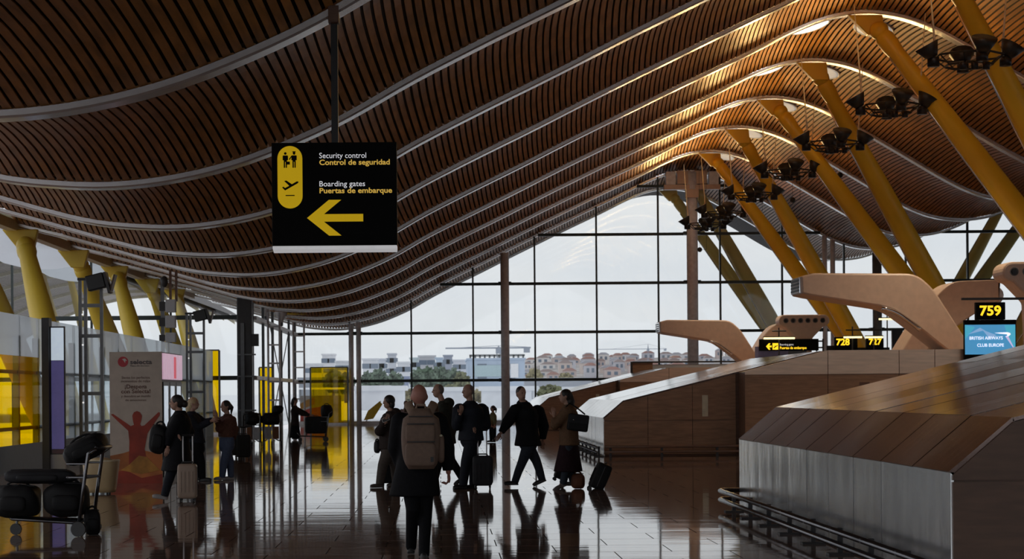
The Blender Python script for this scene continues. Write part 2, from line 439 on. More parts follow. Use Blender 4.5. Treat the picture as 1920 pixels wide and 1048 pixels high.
# ---- left: inner glazed corner, frontal glass wall, low glass screen
SX, SY = -7.8, 83.0
wl = struct('wall_left', (SX, 95, 0), 'glazed side wall by the far left corner')
yy = [83.0, 88.0, 93.0, 98.0, 103.0, GY]
for i in range(5):
    for za, zb in ((.1, 2.35), (2.35, 4.85), (4.85, 5.5)):
        MB().box((SX - .01, yy[i], za), (SX + .01, yy[i + 1], zb)).build('pane', M_glass, wl)
for z in (2.35, 4.85): MB().box((SX - .18, SY, z - .08), (SX + .18, GY, z + .08)).build('transom', M_lgrey, wl)
for i in range(6): MB().box((SX - .06, yy[i] - .06, 0), (SX + .06, yy[i] + .06, 5.5)).build('mullion', M_grey, wl)
def ladder_truss(name, label, x, y, w, z1, zs, m=M_lgrey, along='X', parent=None):
    t = thing(name, label, 'mast', (x, y, 0))
    u = Vector((1, 0, 0)) if along == 'X' else Vector((0, 1, 0))
    for s in (-.5, .5):
        MB().tube([Vector((x, y, 0)) + u * w * s, Vector((x, y, z1)) + u * w * s], .05, 8).build('upright', m, t, smooth=True)
    for z in zs:
        MB().cbox(Vector((x, y, z)), (w if along == 'X' else .05, .05 if along == 'X' else w, .07)).build('rung', m, t)
    return t
ladder_truss('ladder_mast', 'ladder-like steel mast left of the crossed bracing wires', -7.2, 86.5, .5, 5.2, [.6, 1.4, 2.2, 3.0, 3.8, 4.6])
ladder_truss('ladder_mast', 'ladder-like steel mast nearest the far glazing, right of crossed wires', -7.15, 101.0, .55, 5.3, [.6, 1.4, 2.2, 3.0, 3.8, 4.6])
tb = thing('bracing_wires', 'crossed thin bracing wires of the glazed left corner', 'cable', (-7.5, 94, 0))
for a, b in (((-7.5, 88, 4.75), (-7.5, 99, .0)), ((-7.5, 99, 4.75), (-7.5, 88, .0))): MB().tube([a, b], .025, 6).build('wire', M_grey, tb)
for i, (px, py) in enumerate([(498, 582), (527, 594)]):
    p = W(px, py, 92 + 6 * i)
    t = thing('inverted_lamp_cone', ['nearer', 'farther'][i] + ' grey cone lamp hanging under the low left roof edge', 'lamp', p)
    MB().tube([p + Vector((0, 0, -.3)), p + Vector((0, 0, .25))], [.06, .33], 14).build('shade', M_lgrey, t, smooth=True)
    MB().tube([p + Vector((0, 0, -.45)), p + Vector((0, 0, -.28))], [.1, .1], 10).build('socket', M_grey, t, smooth=True)
    MB().box(p + Vector((.3, -.05, .1)), p + Vector((1.3, .05, .22))).build('arm', M_yel2, t)
wq = struct('wall_left_recess', (-24, SY, 0), 'frontal glass wall left of the dark column')
q = [SX - .1 - 3.3 * i for i in range(0, 9)]
for i in range(8):
    for za, zb in ((.1, 2.35), (2.35, 4.85), (4.85, 7.4)):
        MB().box((q[i + 1], SY - .01, za), (q[i], SY + .01, zb)).build('pane', M_glass, wq)
    MB().box((q[i + 1] - .04, SY - .07, 0), (q[i + 1] + .04, SY + .07, 7.4)).build('mullion', M_mull, wq)
for z in (2.35, 4.88, 7.4): MB().box((q[-1], SY - .12, z - .09), (q[0], SY + .05, z + .09)).build('transom', M_mull, wq)
t = thing('dark_column', 'broad dark grey column at the end of the left glass wall', 'column', (-8.05, SY - .6, 0))
MB().box((-8.36, SY - .9, 0), (-7.74, SY - .3, ZP(-8.05) + .05)).build('shaft', M_dark, t, bevel=.05)
MB().box((-8.2, SY - .97, 0), (-8.05, SY - .9, 4.6)).build('cable_duct', M_grey, t)
MB().cbox((-7.62, SY - .8, 3.9), (.3, .3, .5)).build('floodlight', M_black, t)
for z in (1.0, 2.4, 3.3): MB().cbox((-7.95, SY - .95, z), (.75, .1, .06)).build('band', M_grey, t)
# low glass screen running along the left side
GX, GZ = -9.3, 3.45
ws = struct('wall_screen', (GX, 60, 0), 'low glass screen with grey fins along the left side')
py_ = [41.6, 43.9, 46.0, 48.2, 50.5, 52.4, 55.0, 57.4, 60.0, 62.6, 65.4, 68.2, 71.2, 74.4, 77.8, 81.2]
for i, y0 in enumerate(py_):
    MB().box((GX - .1, y0 - .08, 0), (GX + .02, y0 + .08, GZ - .45)).build('fin', M_grey, ws)
    MB().tube([(GX, y0, GZ - .45), (GX, y0, GZ)], .015, 6).build('rod', M_dark, ws)
    if i + 1 < len(py_):
        y1 = py_[i + 1]
        yel = i in (0, 1)
        MB().box((GX + .03, y0, 2.55 if yel else 2.2), (GX + .045, y1, GZ)).build('pane', M_gfrost, ws)
        MB().box((GX + .02, y0, 0), (GX + .05, y1, .6)).build('kick_panel', M_dark, ws)
        MB().box((GX + .03, y0, .6), (GX + .045, y1, 2.55 if yel else 2.2)).build('pane', M_gyel if yel else M_gclear2, ws)
for z in (.95, 2.2): MB().box((GX - .06, py_[0], z - .04), (GX + .0, py_[-1], z + .04)).build('rail', M_grey, ws)
MB().box((GX + .3, 58, .62), (GX + .75, 81, .72)).build('ledge', mat('white_ledge', (.8, .82, .84), .3), ws)

# ---- unseen glazed wall behind the camera, set close to add frontal light
wb = struct('wall_back', (8, -18, 0), 'unseen glazed end wall behind the viewpoint, set close for frontal light')
for i in range(-4, 18):
    x = 3.337 * i; z = ZP(max(XL, min(XR, x)))
    MB().box((x - .05, -18.1, 0), (x + .05, -17.9, z)).build('mullion', M_mull, wb)
    MB().box((x, -18.01, .1), (x + 3.337, -17.99, z)).build('pane', M_glass, wb)
# ---- neighbouring canopy roof, outdoors on the left
nbr = MB()
def ZN(x): return 11.2 - ((x + 27) / 13.0) ** 2 * 4.2 if x < -27 else 11.2 - ((x + 27) / 8.5) ** 2 * 3.0
nxs = np.linspace(-46, -18.6, 60); nys = [100 + 9 * i for i in range(11)]
for dz in (0.12, .5):
    vv = [(x, y, ZN(x) + dz) for y in nys for x in nxs]
    ff = [(j * 60 + i, j * 60 + i + 1, (j + 1) * 60 + i + 1, (j + 1) * 60 + i) for j in range(10) for i in range(59)]
    nbr.add(vv, ff)
nb = nbr.build('neighbour_roof', mat('canopy_deck', (.12, .11, .11), .8), fix=False); tag(nb, 'grey slatted wave canopy outdoors beyond the left glass', 'roof')
for y in nys:
    MB().rings([[Vector((x, y - .1, ZN(x) - .25)), Vector((x, y + .1, ZN(x) - .25)), Vector((x, y + .1, ZN(x) + .1)), Vector((x, y - .1, ZN(x) + .1))] for x in nxs]).build('rib', M_cream, nb)
sl = MB()
for i in range(130):
    x = -46 + i * .21; s = (ZN(x + .1) - ZN(x)) / .1
    sl.rings([[Vector((x, y, ZN(x))), Vector((x + .13, y, ZN(x) + s * .13)), Vector((x + .13, y, ZN(x) + s * .13 + .03)), Vector((x, y, ZN(x) + .03))] for y in (100, 190)])
sl.build('slat_field', mat('canopy_slat', (.42, .36, .32), .6), nb, kind='stuff')
# ================================================================ OBJECTS
ORD = ['first', 'second', 'third', 'fourth', 'fifth', 'sixth', 'seventh', 'eighth', 'ninth', 'tenth', 'eleventh', 'twelfth']
# ---- yellow roof pylons (leaning struts in V pairs)
def pylon(top, base, label, group, m, r=.4, edge=True):
    top = Vector(top); base = Vector(base)
    t = thing('roof_pylon', label, 'pylon', base, group)
    d = (base - top); L = d.length; dn = d.normalized()
    a = top + dn * .75
    prof = [(0, .17), (.02, .3), (.04, .3), (.06, .26), (.3, .36), (.55, .41), (.8, .38), (1, .3)]
    MB().tube([a + (base - a) * k for k, _ in prof], [r / .41 * q for _, q in prof], 18).build('strut', m, t, smooth=True)
    # head bracket: trapezoid plate under the rib and ball joint
    w = .55 * r / .41
    b = MB(); b.prism([(top.x - w, top.z - .12), (top.x + w, top.z - .12), (top.x + w * .35 + dn.x * .8, top.z - .75), (top.x - w * .35 + dn.x * .5, top.z - .75)], top.y - .14, top.y + .14)
    b.build('head_bracket', m, t, bevel=.03)
    MB().ell(top + dn * .78, (.3, .3, .3), 14, 8).build('ball_joint', m, t, smooth=True)
    if edge:
        side = Vector((-1, 0, 0)); side = (side - dn * side.dot(dn)).normalized()
        MB().tube([a + (base - a) * k + side * (r / .41 * q + .015) for k, q in prof[3:]], .035, 6).build('edge_highlight', M_rib, t, smooth=True)  # thin pale tube put in for the highlight along the fin edge
    MB().tube([base + Vector((0, 0, -.02)), base + Vector((0, 0, .5))], [.5, .42], 16).build('foot', M_conc, t, smooth=True)
    return t
tops = {k: 53.4 + 9 * i for i, k in enumerate('DEFGHIJK')}
pairs = [('D', 'E', 58.0), ('F', 'G', 76.0), ('H', 'I', 94.0), ('J', 'K', 112.0)]
n = 0
for a, b2, yb in pairs:
    for k in (a, b2):
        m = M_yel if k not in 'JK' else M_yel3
        pylon((13.4, tops[k], ZP(13.4)), (22.0 + (-.25 if k == a else .25), yb + (-.55 if k == a else .55), 0), ORD[n] + ' from the front of the golden pylons leaning right of the crown', 'golden pylons under the roof crown', m)
        n += 1
n = 0
for a, b2, yb in pairs[2:]:
    for k in (a, b2):
        pylon((33.6, tops[k], ZP(33.6)), (25.0 + (-.25 if k == a else .25), yb + (-.55 if k == a else .55), 0), ['first', 'second', 'third', 'fourth'][n] + ' of the pale yellow pylons leaning towards the right frame edge', 'pylons of the right roof wave', M_yel3)
        n += 1
n = 0
for a, b2, yb in pairs[:3]:
    for k in (a, b2):
        zt = ZP(-13.1)
        pylon((-13.1, tops[k], zt), (-10.9 + (-.15 if k == a else .15), yb + (-.5 if k == a else .5), 0), ORD[n] + ' from the left frame edge of the yellow pylons under the left eave', 'yellow pylons under the left eave', M_yel2, r=.42, edge=False)
        n += 1
for i, (x, y) in enumerate([(-24, 118), (-20.6, 127), (-25.5, 136)]):
    pylon((x, y, ZN(x) - .2), (x + 2.5, y + 5, -3), ['nearest', 'middle', 'farthest'][i] + ' pale pylon under the outdoor canopy at far left', 'outdoor canopy pylons', M_yel2, r=.35, edge=False)
# fabric drums in the gap between the roofs
M_fab = glass('white_fabric', (.5, .52, .55), .02, .75, (.85, .87, .9))
for i in range(4):
    y = 60 + 9 * i; x = -15.6; z = 7.4
    o = MB().ell((x, y, z), (2.0, 3.6, .75), 24, 8).build('fabric_drum', M_fab, smooth=True)
    tag(o, ORD[i] + ' white fabric drum from the left edge, in the gap beyond the eave', 'fabric drum', 'white drums beyond the eave')

# ---- uplighter rings hanging under the crown
M_lampb = mat('lamp_housing', (.035, .034, .03), .45, metal=.3)
M_cable = mat('suspension_cable', (.85, .72, .5), .35, metal=.3)
def uplighter(i, y):
    c = Vector((14.0, y, 10.5))
    t = thing('uplighter_ring', ORD[i] + ' from the front of the hanging rings of dark floodlights', 'light fitting', c, 'hanging floodlight rings')
    oct_ = [c + Vector((.62 * math.cos(a), .62 * math.sin(a), -.32)) for a in [math.pi / 8 + math.pi / 4 * j for j in range(9)]]
    MB().tube(oct_, .035, 6).build('ring', M_lampb, t)
    oct2 = [c + Vector((.9 * math.cos(a), .9 * math.sin(a), -.08)) for a in [math.pi / 8 + math.pi / 4 * j for j in range(9)]]
    MB().tube(oct2, .03, 6).build('upper_ring', M_lampb, t)
    for j in range(8): MB().tube([oct_[j], oct2[j]], .022, 5).build('strut', M_lampb, t)
    for (dx, dy) in ((-.95, -.1), (.95, -.1), (.1, .95), (.1, -.95)):
        p = c + Vector((dx, dy, -.12))
        f = MB().tube([p, p + Vector((dx * .06, dy * .06, .08)), p + Vector((dx * .2, dy * .2, .32))], [.13, .2, .34], 12).build('flood_lamp', M_lampb, t, smooth=True)
        MB().tube([p + Vector((0, 0, -.24)), p], [.16, .16], 10)  .build('ballast', M_black, f, smooth=True)
    for dx in (-.3, 0, .3):
        p = c + Vector((dx, -.6, -.36)); MB().tube([p + Vector((0, 0, -.16)), p + Vector((0, 0, .03))], .095, 10).build('downlight', M_black, t, smooth=True)
    for dx in (-.88, .88):
        MB().tube([c + Vector((dx, -.05, 0)), c + Vector((dx * 1.25, 0, ZP(14 + dx * 1.25) - c.z + .1))], [.035, .01], 6).build('cable', M_cable, t)
    l = bpy.data.lights.new('downlight', 'SPOT'); l.energy = DNW if i < 7 else 0; l.color = (1., .82, .6); l.spot_size = math.radians(110); l.spot_blend = .8; l.shadow_soft_size = .3
    lo = bpy.data.objects.new('downlight', l); COL.objects.link(lo); lo.parent = t; lo.location = (0, -.6, -.6)
    for dx in (-1.15, 1.15):
        l = bpy.data.lights.new('uplight', 'SPOT'); l.energy = UPW * (1 if dx < 0 else .28); l.color = (1., .64, .24); l.spot_size = math.radians(150); l.spot_blend = .9; l.shadow_soft_size = .5
        lo = bpy.data.objects.new('uplight', l); COL.objects.link(lo); lo.parent = t; lo.location = (dx, -.6, .3)
        lo.rotation_euler = Vector((dx * .45, -.8, 1.0)).to_track_quat('-Z', 'Y').to_euler()
UPW = 560; DNW = 900
for i in range(8): uplighter(i, min(104.6, 43.4 + 9.08 * i))
for i, (px, py, Y) in enumerate([(1575, 328, 86), (1486, 375, 92), (1416, 412, 98), (1312, 468, 103)]):
    p = W(px, py, Y)
    t = thing('hanging_sphere', ORD[i] + ' small dark ball hung on two wires among the pylons, counted from the right', 'loudspeaker', p, 'small hanging balls')
    MB().ell(p, (.13, .13, .13), 12, 8).build('ball', M_lampb, t, smooth=True)
    MB().tube([p, (p.x, p.y, ZP(p.x) + .1)], .008, 5).build('wire', M_dark, t)
    MB().tube([p + Vector((.35, 0, 0)), (p.x + .35, p.y, ZP(p.x + .35) + .1)], .008, 5).build('wire', M_dark, t)
    MB().tube([p, p + Vector((.35, 0, 0))], .008, 5).build('bar', M_dark, t)

# ---- big hanging direction sign
def big_sign():
    Y = 26.4
    a = W(509, 268, Y); b = W(745, 459, Y)
    x0, x1, z1, z0 = a.x, b.x, a.z, b.z
    w = x1 - x0; h = z1 - z0
    t = thing('hanging_sign', 'large black hanging sign with yellow arrow to security control and boarding gates', 'sign', ((x0 + x1) / 2, Y, z0))
    MB().box((x0, Y, z0), (x1, Y + .22, z1)).build('panel', M_signb, t, bevel=.006)
    MB().prism([(Y - .002, z0 - .004), (Y + .03, z0 - .05), (Y + .2, z0 - .085), (Y + .22, z0 - .004)], x0 + .004, x1 - .004, 'X').build('polished_tray', mat('tray_reflection_glow', (.6, .6, .62), .3, emit=(.8, .8, .82), estr=.38, var=.5, scale=2.2), t, bevel=.008)  # polished tray under the panel: its window reflections are put in as glow
    px = W(627, 200, Y).x
    MB().box((px - .045, Y + .06, z1), (px + .045, Y + .15, ZP(px) - .1)).build('pole', M_black, t)
    MB().box((px - .07, Y - .07, ZP(px) - .16), (px + .07, Y + .13, ZP(px) + .06)).build('clamp', M_woodd, t)
    # sign coordinates from the photograph crop: u right, v down in units of panel pixels (236 x 191)
    U = lambda u: x0 + w * u / 236.0
    Vv = lambda v: z1 - h * v / 191.0
    Yf = Y - .001
    r = (U(58) - U(11)) / 2; cx = U(34.5)
    pill = disc2(cx, Vv(6) - r, r, 16, 0, 180) + disc2(cx, Vv(122) + r, r, 16, 180, 360)
    flat([pill], M_sigy, t, Yf, 'pictogram_plate')
    Yi = Yf - .0045
    s = w / 236.0
    # passenger and officer
    P = []
    def person2(u, v0, cap):
        P.append(disc2(U(u), Vv(v0 + 2.4), 2.5 * s, 12))
        P.append([(U(u - 5), Vv(v0 + 7)), (U(u - 4), Vv(v0 + 6)), (U(u + 4), Vv(v0 + 6)), (U(u + 5), Vv(v0 + 7)), (U(u + 5), Vv(v0 + 15)), (U(u + 3), Vv(v0 + 15)), (U(u + 3), Vv(v0 + 18)), (U(u - 3), Vv(v0 + 18)), (U(u - 3), Vv(v0 + 15)), (U(u - 5), Vv(v0 + 15))])
        for k in (-3, .6): P.append([(U(u + k), Vv(v0 + 18)), (U(u + k + 2.4), Vv(v0 + 18)), (U(u + k + 2.4), Vv(v0 + 29)), (U(u + k), Vv(v0 + 29))])
        if cap: P.append([(U(u - 3.2), Vv(v0 - 1.5)), (U(u + 3.2), Vv(v0 - 1.5)), (U(u + 2.6), Vv(v0 + .6)), (U(u - 2.6), Vv(v0 + .6))])
    person2(26, 17.5, False); person2(42.5, 17.5, True)
    P.append([(U(37.5), Vv(24)), (U(38.8), Vv(25.2)), (U(34.2), Vv(32)), (U(32.5), Vv(30.8))])
    P.append([(U(29), Vv(35)), (U(34.5), Vv(35)), (U(34.5), Vv(40.5)), (U(29), Vv(40.5))])
    flat(P, M_signb, t, Yi, 'people_pictogram', .003)
    pl = [(19.5, 83), (22, 81.5), (25, 84), (33, 80), (23.5, 71), (27.5, 70), (38, 77), (47, 72), (50, 72), (50.5, 74), (48, 76), (25, 88.5)]
    flat([[(U(a), Vv(b)) for a, b in pl]], M_signb, t, Yi, 'aircraft_pictogram', .003)
    flat([[(U(26), Vv(97)), (U(43), Vv(97)), (U(43), Vv(98.8)), (U(26), Vv(98.8))]], M_signb, t, Yi, 'runway_bar', .003)
    ar = [(66, 140), (107.5, 106.5), (131, 106.5), (98, 133), (172, 133), (172, 147), (98, 147), (131, 173), (107.5, 173)]
    flat([[(U(a), Vv(b)) for a, b in ar]], M_sigy, t, Yf, 'arrow')
    text('Security control', M_sigw, t, U(90), Vv(29), Yf, U(178.5) - U(90), 10.2 * s)
    text('Control de seguridad', M_sigy2, t, U(90), Vv(41.5), Yf, U(223) - U(90), 9.8 * s, .022)
    text('Boarding gates', M_sigw, t, U(90), Vv(81.5), Yf, U(176) - U(90), 10.2 * s)
    text('Puertas de embarque', M_sigy2, t, U(90), Vv(94), Yf, U(227) - U(90), 9.8 * s, .022)
big_sign()

# ---- check-in islands
M_steel2 = M_steel
def island(y0, y1, label, npan, first=False):
    X0, X1, XT, XE = 4.2, 4.72, 9.8, 24.0
    Z0, Z1, ZT = .98, 1.43, 2.66
    t = thing('check_in_island', label, 'check-in desk', ((X0 + XE) / 2, (y0 + y1) / 2, 0), 'check-in islands')
    core = [(X0 + .04, 0), (XE, 0), (XE, ZT - .04), (XT, ZT - .04), (X1 + .02, Z1 - .04), (X0 + .04, Z0 - .02)]
    MB().prism(core, y0 + .03, y1 - .03).build('core', M_woodd, t)
    seams = [0, .117, .24, .34, .435, .55, .645, .735, .82, .895, .955, 1.0] if npan else []
    es = [y1 + (y0 - y1) * (i / 9) for i in range(10)]
    for i in range(9):
        a, b = es[i] - .014, es[i + 1] + .014
        rot = random.uniform(-.004, .004)
        MB().add([(X0 + rot, a, .03), (X0 - rot, b, .03), (X0 - rot, b, Z0), (X0 + rot, a, Z0), (X0 + .03, a, .03), (X0 + .03, b, .03), (X0 + .03, b, Z0), (X0 + .03, a, Z0)],
                 [(0, 1, 2, 3), (4, 7, 6, 5), (0, 4, 5, 1), (3, 2, 6, 7), (0, 3, 7, 4), (1, 5, 6, 2)]).build('end_panel', M_steel, t)
        MB().add([(X0 - .01, a, Z0 + .005), (X0 - .01, b, Z0 + .005), (X1 + rot, b, Z1), (X1 + rot, a, Z1 + rot), (X0 + .03, a, Z0 - .03), (X0 + .03, b, Z0 - .03), (X1 + .02, b, Z1 - .04), (X1 + .02, a, Z1 - .04)],
                 [(0, 1, 2, 3), (4, 7, 6, 5), (0, 4, 5, 1), (3, 2, 6, 7), (0, 3, 7, 4), (1, 5, 6, 2)]).build('chamfer_panel', M_bronze, t)
        for xa, xb in ((X1, 7.2), (7.21, XT)):
            za = Z1 + (ZT - Z1) * (xa - X1) / (XT - X1); zb = Z1 + (ZT - Z1) * (xb - X1) / (XT - X1); r2 = random.uniform(-.006, .006)
            MB().add([(xa, a, za), (xa, b, za + r2), (xb, b, zb + r2), (xb, a, zb), (xa, a, za - .035), (xa, b, za - .035), (xb, b, zb - .035), (xb, a, zb - .035)],
                     [(0, 1, 2, 3), (4, 7, 6, 5), (0, 4, 5, 1), (3, 2, 6, 7), (0, 3, 7, 4), (1, 5, 6, 2)]).build('roof_panel', M_bronze, t)
        MB().box((XT + .005, b, ZT - .035), (XE, a, ZT)).build('top_panel', M_woodp, t)
    # side facing the camera: veneer panels
    def zt(x): return Z0 + (x - X0) / (X1 - X0) * (Z1 - Z0) if x < X1 else Z1 + (ZT - Z1) * (x - X1) / (XT - X1) if x < XT else ZT
    xs = [X0 + .01, 5.35, 6.5, 7.62]
    for i in range(3):
        xa, xb = xs[i] + .006, xs[i + 1] - .006
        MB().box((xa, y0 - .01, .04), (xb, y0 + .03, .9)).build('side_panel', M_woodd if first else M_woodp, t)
        top = [(xb, zt(xb) - .04), ] + ([(X1, Z1 - .04)] if xa < X1 < xb else []) + [(xa, zt(xa) - .04)]
        MB().prism([(xa, .915), (xb, .915)] + top, y0 - .01, y0 + .03).build('side_panel', M_woodd if first else M_woodp, t)
    MB().box((6.75, y0 - .025, 1.0), (6.9, y0 - .01, 1.55)).build('notice_strip', M_cream, t)
    yb = y0 - 1.0
    xb_ = [7.7, 9.8, 11.6, 12.5, 15.0, 18.0, 22.0]
    MB().prism([(7.7, 0), (22, 0), (22, ZT - .02), (9.8, ZT - .02), (7.7, zt(7.7) - .02)], yb + .03, y0 + .2).build('counter_box', M_woodd, t)
    for i in range(len(xb_) - 1):
        xa, xb = xb_[i] + .008, xb_[i + 1] - .008
        MB().prism([(xa, 2.06), (xb, 2.06), (xb, zt(xb)), (xa, max(2.07, zt(xa)))], yb - .03, yb + .03).build('fascia_panel', M_fascia, t)
        MB().box((xa, yb, .05), (xb, yb + .03, 2.05)).build('counter_panel', M_woodp, t)
    MB().box((10.6, yb - .02, 1.55), (10.85, yb, 1.85)).build('socket_plate', M_woodd, t)
    return t
ISL = [16.4, 51.3, 86.2]
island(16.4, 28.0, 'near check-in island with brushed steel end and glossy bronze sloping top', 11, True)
island(51.3, 62.9, 'middle check-in island with brown veneer side behind the walking woman', 11)
island(86.2, 97.8, 'farthest check-in island, its sloping top seen behind the middle island', 11)
def bumper(y0, y1, label, post_step=1.45, xs=3.95):
    t = thing('bumper_rail', label, 'rail', (xs, (y0 + y1) / 2, 0), 'low luggage bumper rails')
    XE = 5.0
    for z in (.25, .125):
        pts = [(xs, y0, z), (xs, y1 - .1, z), (xs + .03, y1 + .02, z), (xs + .12, y1 + .08, z), (XE, y1 + .08, z)]
        MB().tube(pts, .033, 10).build('rail', M_tubebl, t, smooth=True)
    y = y1 - .9
    while y > y0:
        p = MB().box((xs + .05, y - .025, 0), (xs + .1, y + .025, .27)).build('post', M_dark, t)
        MB().box((xs - .05, y - .08, 0), (xs + .2, y + .08, .02)).build('foot', M_dark, t)
        MB().box((xs - .03, y - .03, .23), (xs + .1, y + .03, .27)).build('clip', M_dark, t)
        y -= post_step
    return t
bumper(15.5, 28.25, 'low steel bumper rail along the near island')
bumper(50.3, 63.1, 'low bumper rail around the middle island end')
t = thing('bumper_rail', 'straight bumper rail along the veneer side of the middle island', 'rail', (6, 50.35, 0), 'low luggage bumper rails')
for z in (.26, .13): MB().tube([(4.15, 50.35, z), (7.55, 50.35, z)], .035, 8).build('rail', mat('brown_rail', (.2, .11, .07), .35), t, smooth=True)
for x in (4.3, 5.6, 7.0): MB().box((x - .03, 50.33, 0), (x + .03, 50.4, .26)).build('post', M_dark, t)

# ---- ducted air nozzles on the islands
def smooth_poly(pts, r=.35, n=5):
    out = []
    N = len(pts)
    for i, p in enumerate(pts):
        p = Vector(p[:2]); rad = pts[i][2] if len(pts[i]) > 2 else 0
        if not rad: out.append(tuple(p)); continue
        a = Vector(pts[i - 1][:2]); b = Vector(pts[(i + 1) % N][:2])
        pa = p + (a - p).normalized() * rad; pb = p + (b - p).normalized() * rad
        for k in range(n + 1):
            s = k / n; out.append(tuple(pa * (1 - s) ** 2 + p * 2 * s * (1 - s) + pb * s * s))
    return out
def px2(pts, Y):
    o = []
    for p in pts:
        w = W(p[0], p[1], Y); o.append((w.x, w.z) + tuple(p[2:]))
    return o
ARM = px2([(1494, 553, .04), (1492, 521, .06), (1515, 515, .06), (1706, 516, .3), (1738, 545, .25), (1812, 700), (1766, 712), (1697, 606, .25), (1660, 580, .3), (1512, 557)], 55.0)
def arm_duct(dy, label, mirror=None, cut=None):
    pts = [(x, max(z, 2.67)) + tuple(r) for x, z, *r in ARM]
    if mirror: pts = [((2 * mirror - x) if cut is None else min(2 * mirror - x, cut), z, *r) for x, z, *r in pts]
    y0, y1 = 54.2 + dy, 55.8 + dy
    poly = smooth_poly(pts)
    cx = sum(p[0] for p in poly) / len(poly)
    t = thing('air_nozzle_duct', label, 'air duct', (pts[5][0], 55 + dy, 2.6), 'beige air ducts on the islands')
    area = sum(poly[i - 1][0] * poly[i][1] - poly[i][0] * poly[i - 1][1] for i in range(len(poly))); sg = 1 if area > 0 else -1
    def inset(d):
        o = []
        for i in range(len(poly)):
            a = Vector(poly[i - 1]); p = Vector(poly[i]); b = Vector(poly[(i + 1) % len(poly)])
            e = ((p - a).normalized() + (b - p).normalized())
            e = e.normalized() if e.length > 1e-6 else (b - p).normalized()
            o.append((p.x - e.y * d * sg, max(2.67, p.y + e.x * d * sg)))
        return o
    sh = MB(); sh.rings([[Vector((x, yv, z)) for x, z in inset(d)] for yv, d in ((y0, .05), (y0 + .02, .015), (y0 + .06, 0), (y1 - .06, 0), (y1 - .02, .015), (y1, .05))])
    sh.build('shell', M_beige, t)
    if not mirror:
        xl = pts[1][0]; zt, zb = pts[1][1], pts[0][1]
        MB().box((xl - .02, y0 + .16, zb + .03), (xl + .02, y1 - .16, zt - .03)).build('grille_frame', M_chrome, t)
        for k in range(4):
            z = zb + .1 + (zt - zb - .2) * k / 3
            MB().box((xl - .035, y0 + .2, z - .025), (xl - .015, y1 - .2, z + .025)).build('grille_slat', M_black, t)
        # bright trim under the bend
        u = smooth_poly([pts[6], pts[7], pts[8], pts[9]])
        idx = [p for p in smooth_poly(pts)][-14:]
        tr = [Vector((x + .02, y0 - .03, max(2.75, z - .05))) for x, z in idx[1:-1]]
        MB().tube(tr, .06, 8).build('trim', M_chrome, t, smooth=True)
    else:
        xr = max(p[0] for p in poly); zt = pts[1][1]; 
        MB().ell((xr, 55 + dy, zt - .35), (.3, .5, .3), 14, 8).build('nozzle_dome', M_lgrey, t, smooth=True)
    MB().box((pts[5][0] - .55, y0 - .05, 2.665), (pts[5][0] + .3, y1 + .05, 2.72)).build('base_plate', M_grey, t) if not mirror else None
    return t
arm_duct(0, 'large beige air duct bent over the middle island like a crane arm')
arm_duct(34.9, 'smaller looking beige bent air duct on the farthest island')
arm_duct(4.0, 'beige air duct arm pointing right, behind the large bent duct', mirror=14.0, cut=16.4)
arm_duct(39.2, 'beige air duct arm pointing right behind the six-hole duct', mirror=14.4, cut=17.0)
def tee_duct(y, label, x0=14.3):
    x1 = x0 + 2.2; zt = 4.93; zb = 4.42
    t = thing('nozzle_tower', label, 'air duct', ((x0 + x1) / 2, y, 2.6), 'beige air ducts on the islands')
    r = (zt - zb) / 2
    head = disc2(x0 + r, (zt + zb) / 2, r, 10, 90, 270) + [(x0 + .75, 3.9), (x0 + .8, 2.67), (x1 - .8, 2.67), (x1 - .75, 3.9)] + disc2(x1 - r, (zt + zb) / 2, r, 10, -90, 90)
    MB().prism(head, y - .5, y + .5).build('shell', M_beige, t, bevel=.06)
    for k in range(6):
        x = x0 + .3 + k * (x1 - x0 - .6) / 5
        MB().tube([(x, y - .53, (zt + zb) / 2), (x, y - .47, (zt + zb) / 2)], [.07, .09], 14).build('nozzle', M_black, t)
        MB().tube([(x + .1 * math.cos(a), y - .51, (zt + zb) / 2 + .1 * math.sin(a)) for a in [2 * math.pi * j / 14 for j in range(15)]], .015, 5).build('nozzle_ring', M_grey, t)
    return t
tee_duct(83.4 + 3.6, 'beige six-hole air duct head facing the camera above the gate sign', 14.75)
tee_duct(51.0 + .9, 'beige air duct head cut off by the right frame edge', 14.55)

# ---- desk number signs, screen, gate sign
def led_sign(txt, px0, py0, px1, py1, Y, label, tx, pz=2.665):
    a = W(px0, py0, Y); b = W(px1, py1, Y)
    t = thing('desk_number_sign', label, 'sign', ((a.x + b.x) / 2, Y, b.z), 'desk number signs')
    MB().box((a.x, Y, b.z), (b.x, Y + .15, a.z)).build('panel', M_signb, t)
    c0 = W(tx[0], tx[3], Y); c1 = W(tx[2], tx[1], Y)
    text(txt, M_led, t, c0.x, c0.z, Y - .002, c1.x - c0.x, c1.z - c0.z, .03, 'digits')
    for x in (a.x + .05, b.x - .05): MB().box((x - .02, Y + .14, pz), (x + .02, Y + .19, b.z + .1)).build('post', M_black, t)
    return t
led_sign('759', 1830, 567, 1885, 599, 50.0, 'black sign with amber 759 above the blue screen', (1837, 573, 1877, 591), 0)
led_sign('728', 1565, 632, 1608, 657, 85.6, 'black sign with amber 728, left of the 727 sign', (1568, 635, 1593, 647))
led_sign('727', 1624, 634, 1657, 657, 85.6, 'black sign with amber 727, right of the 728 sign', (1629, 635, 1653, 646))
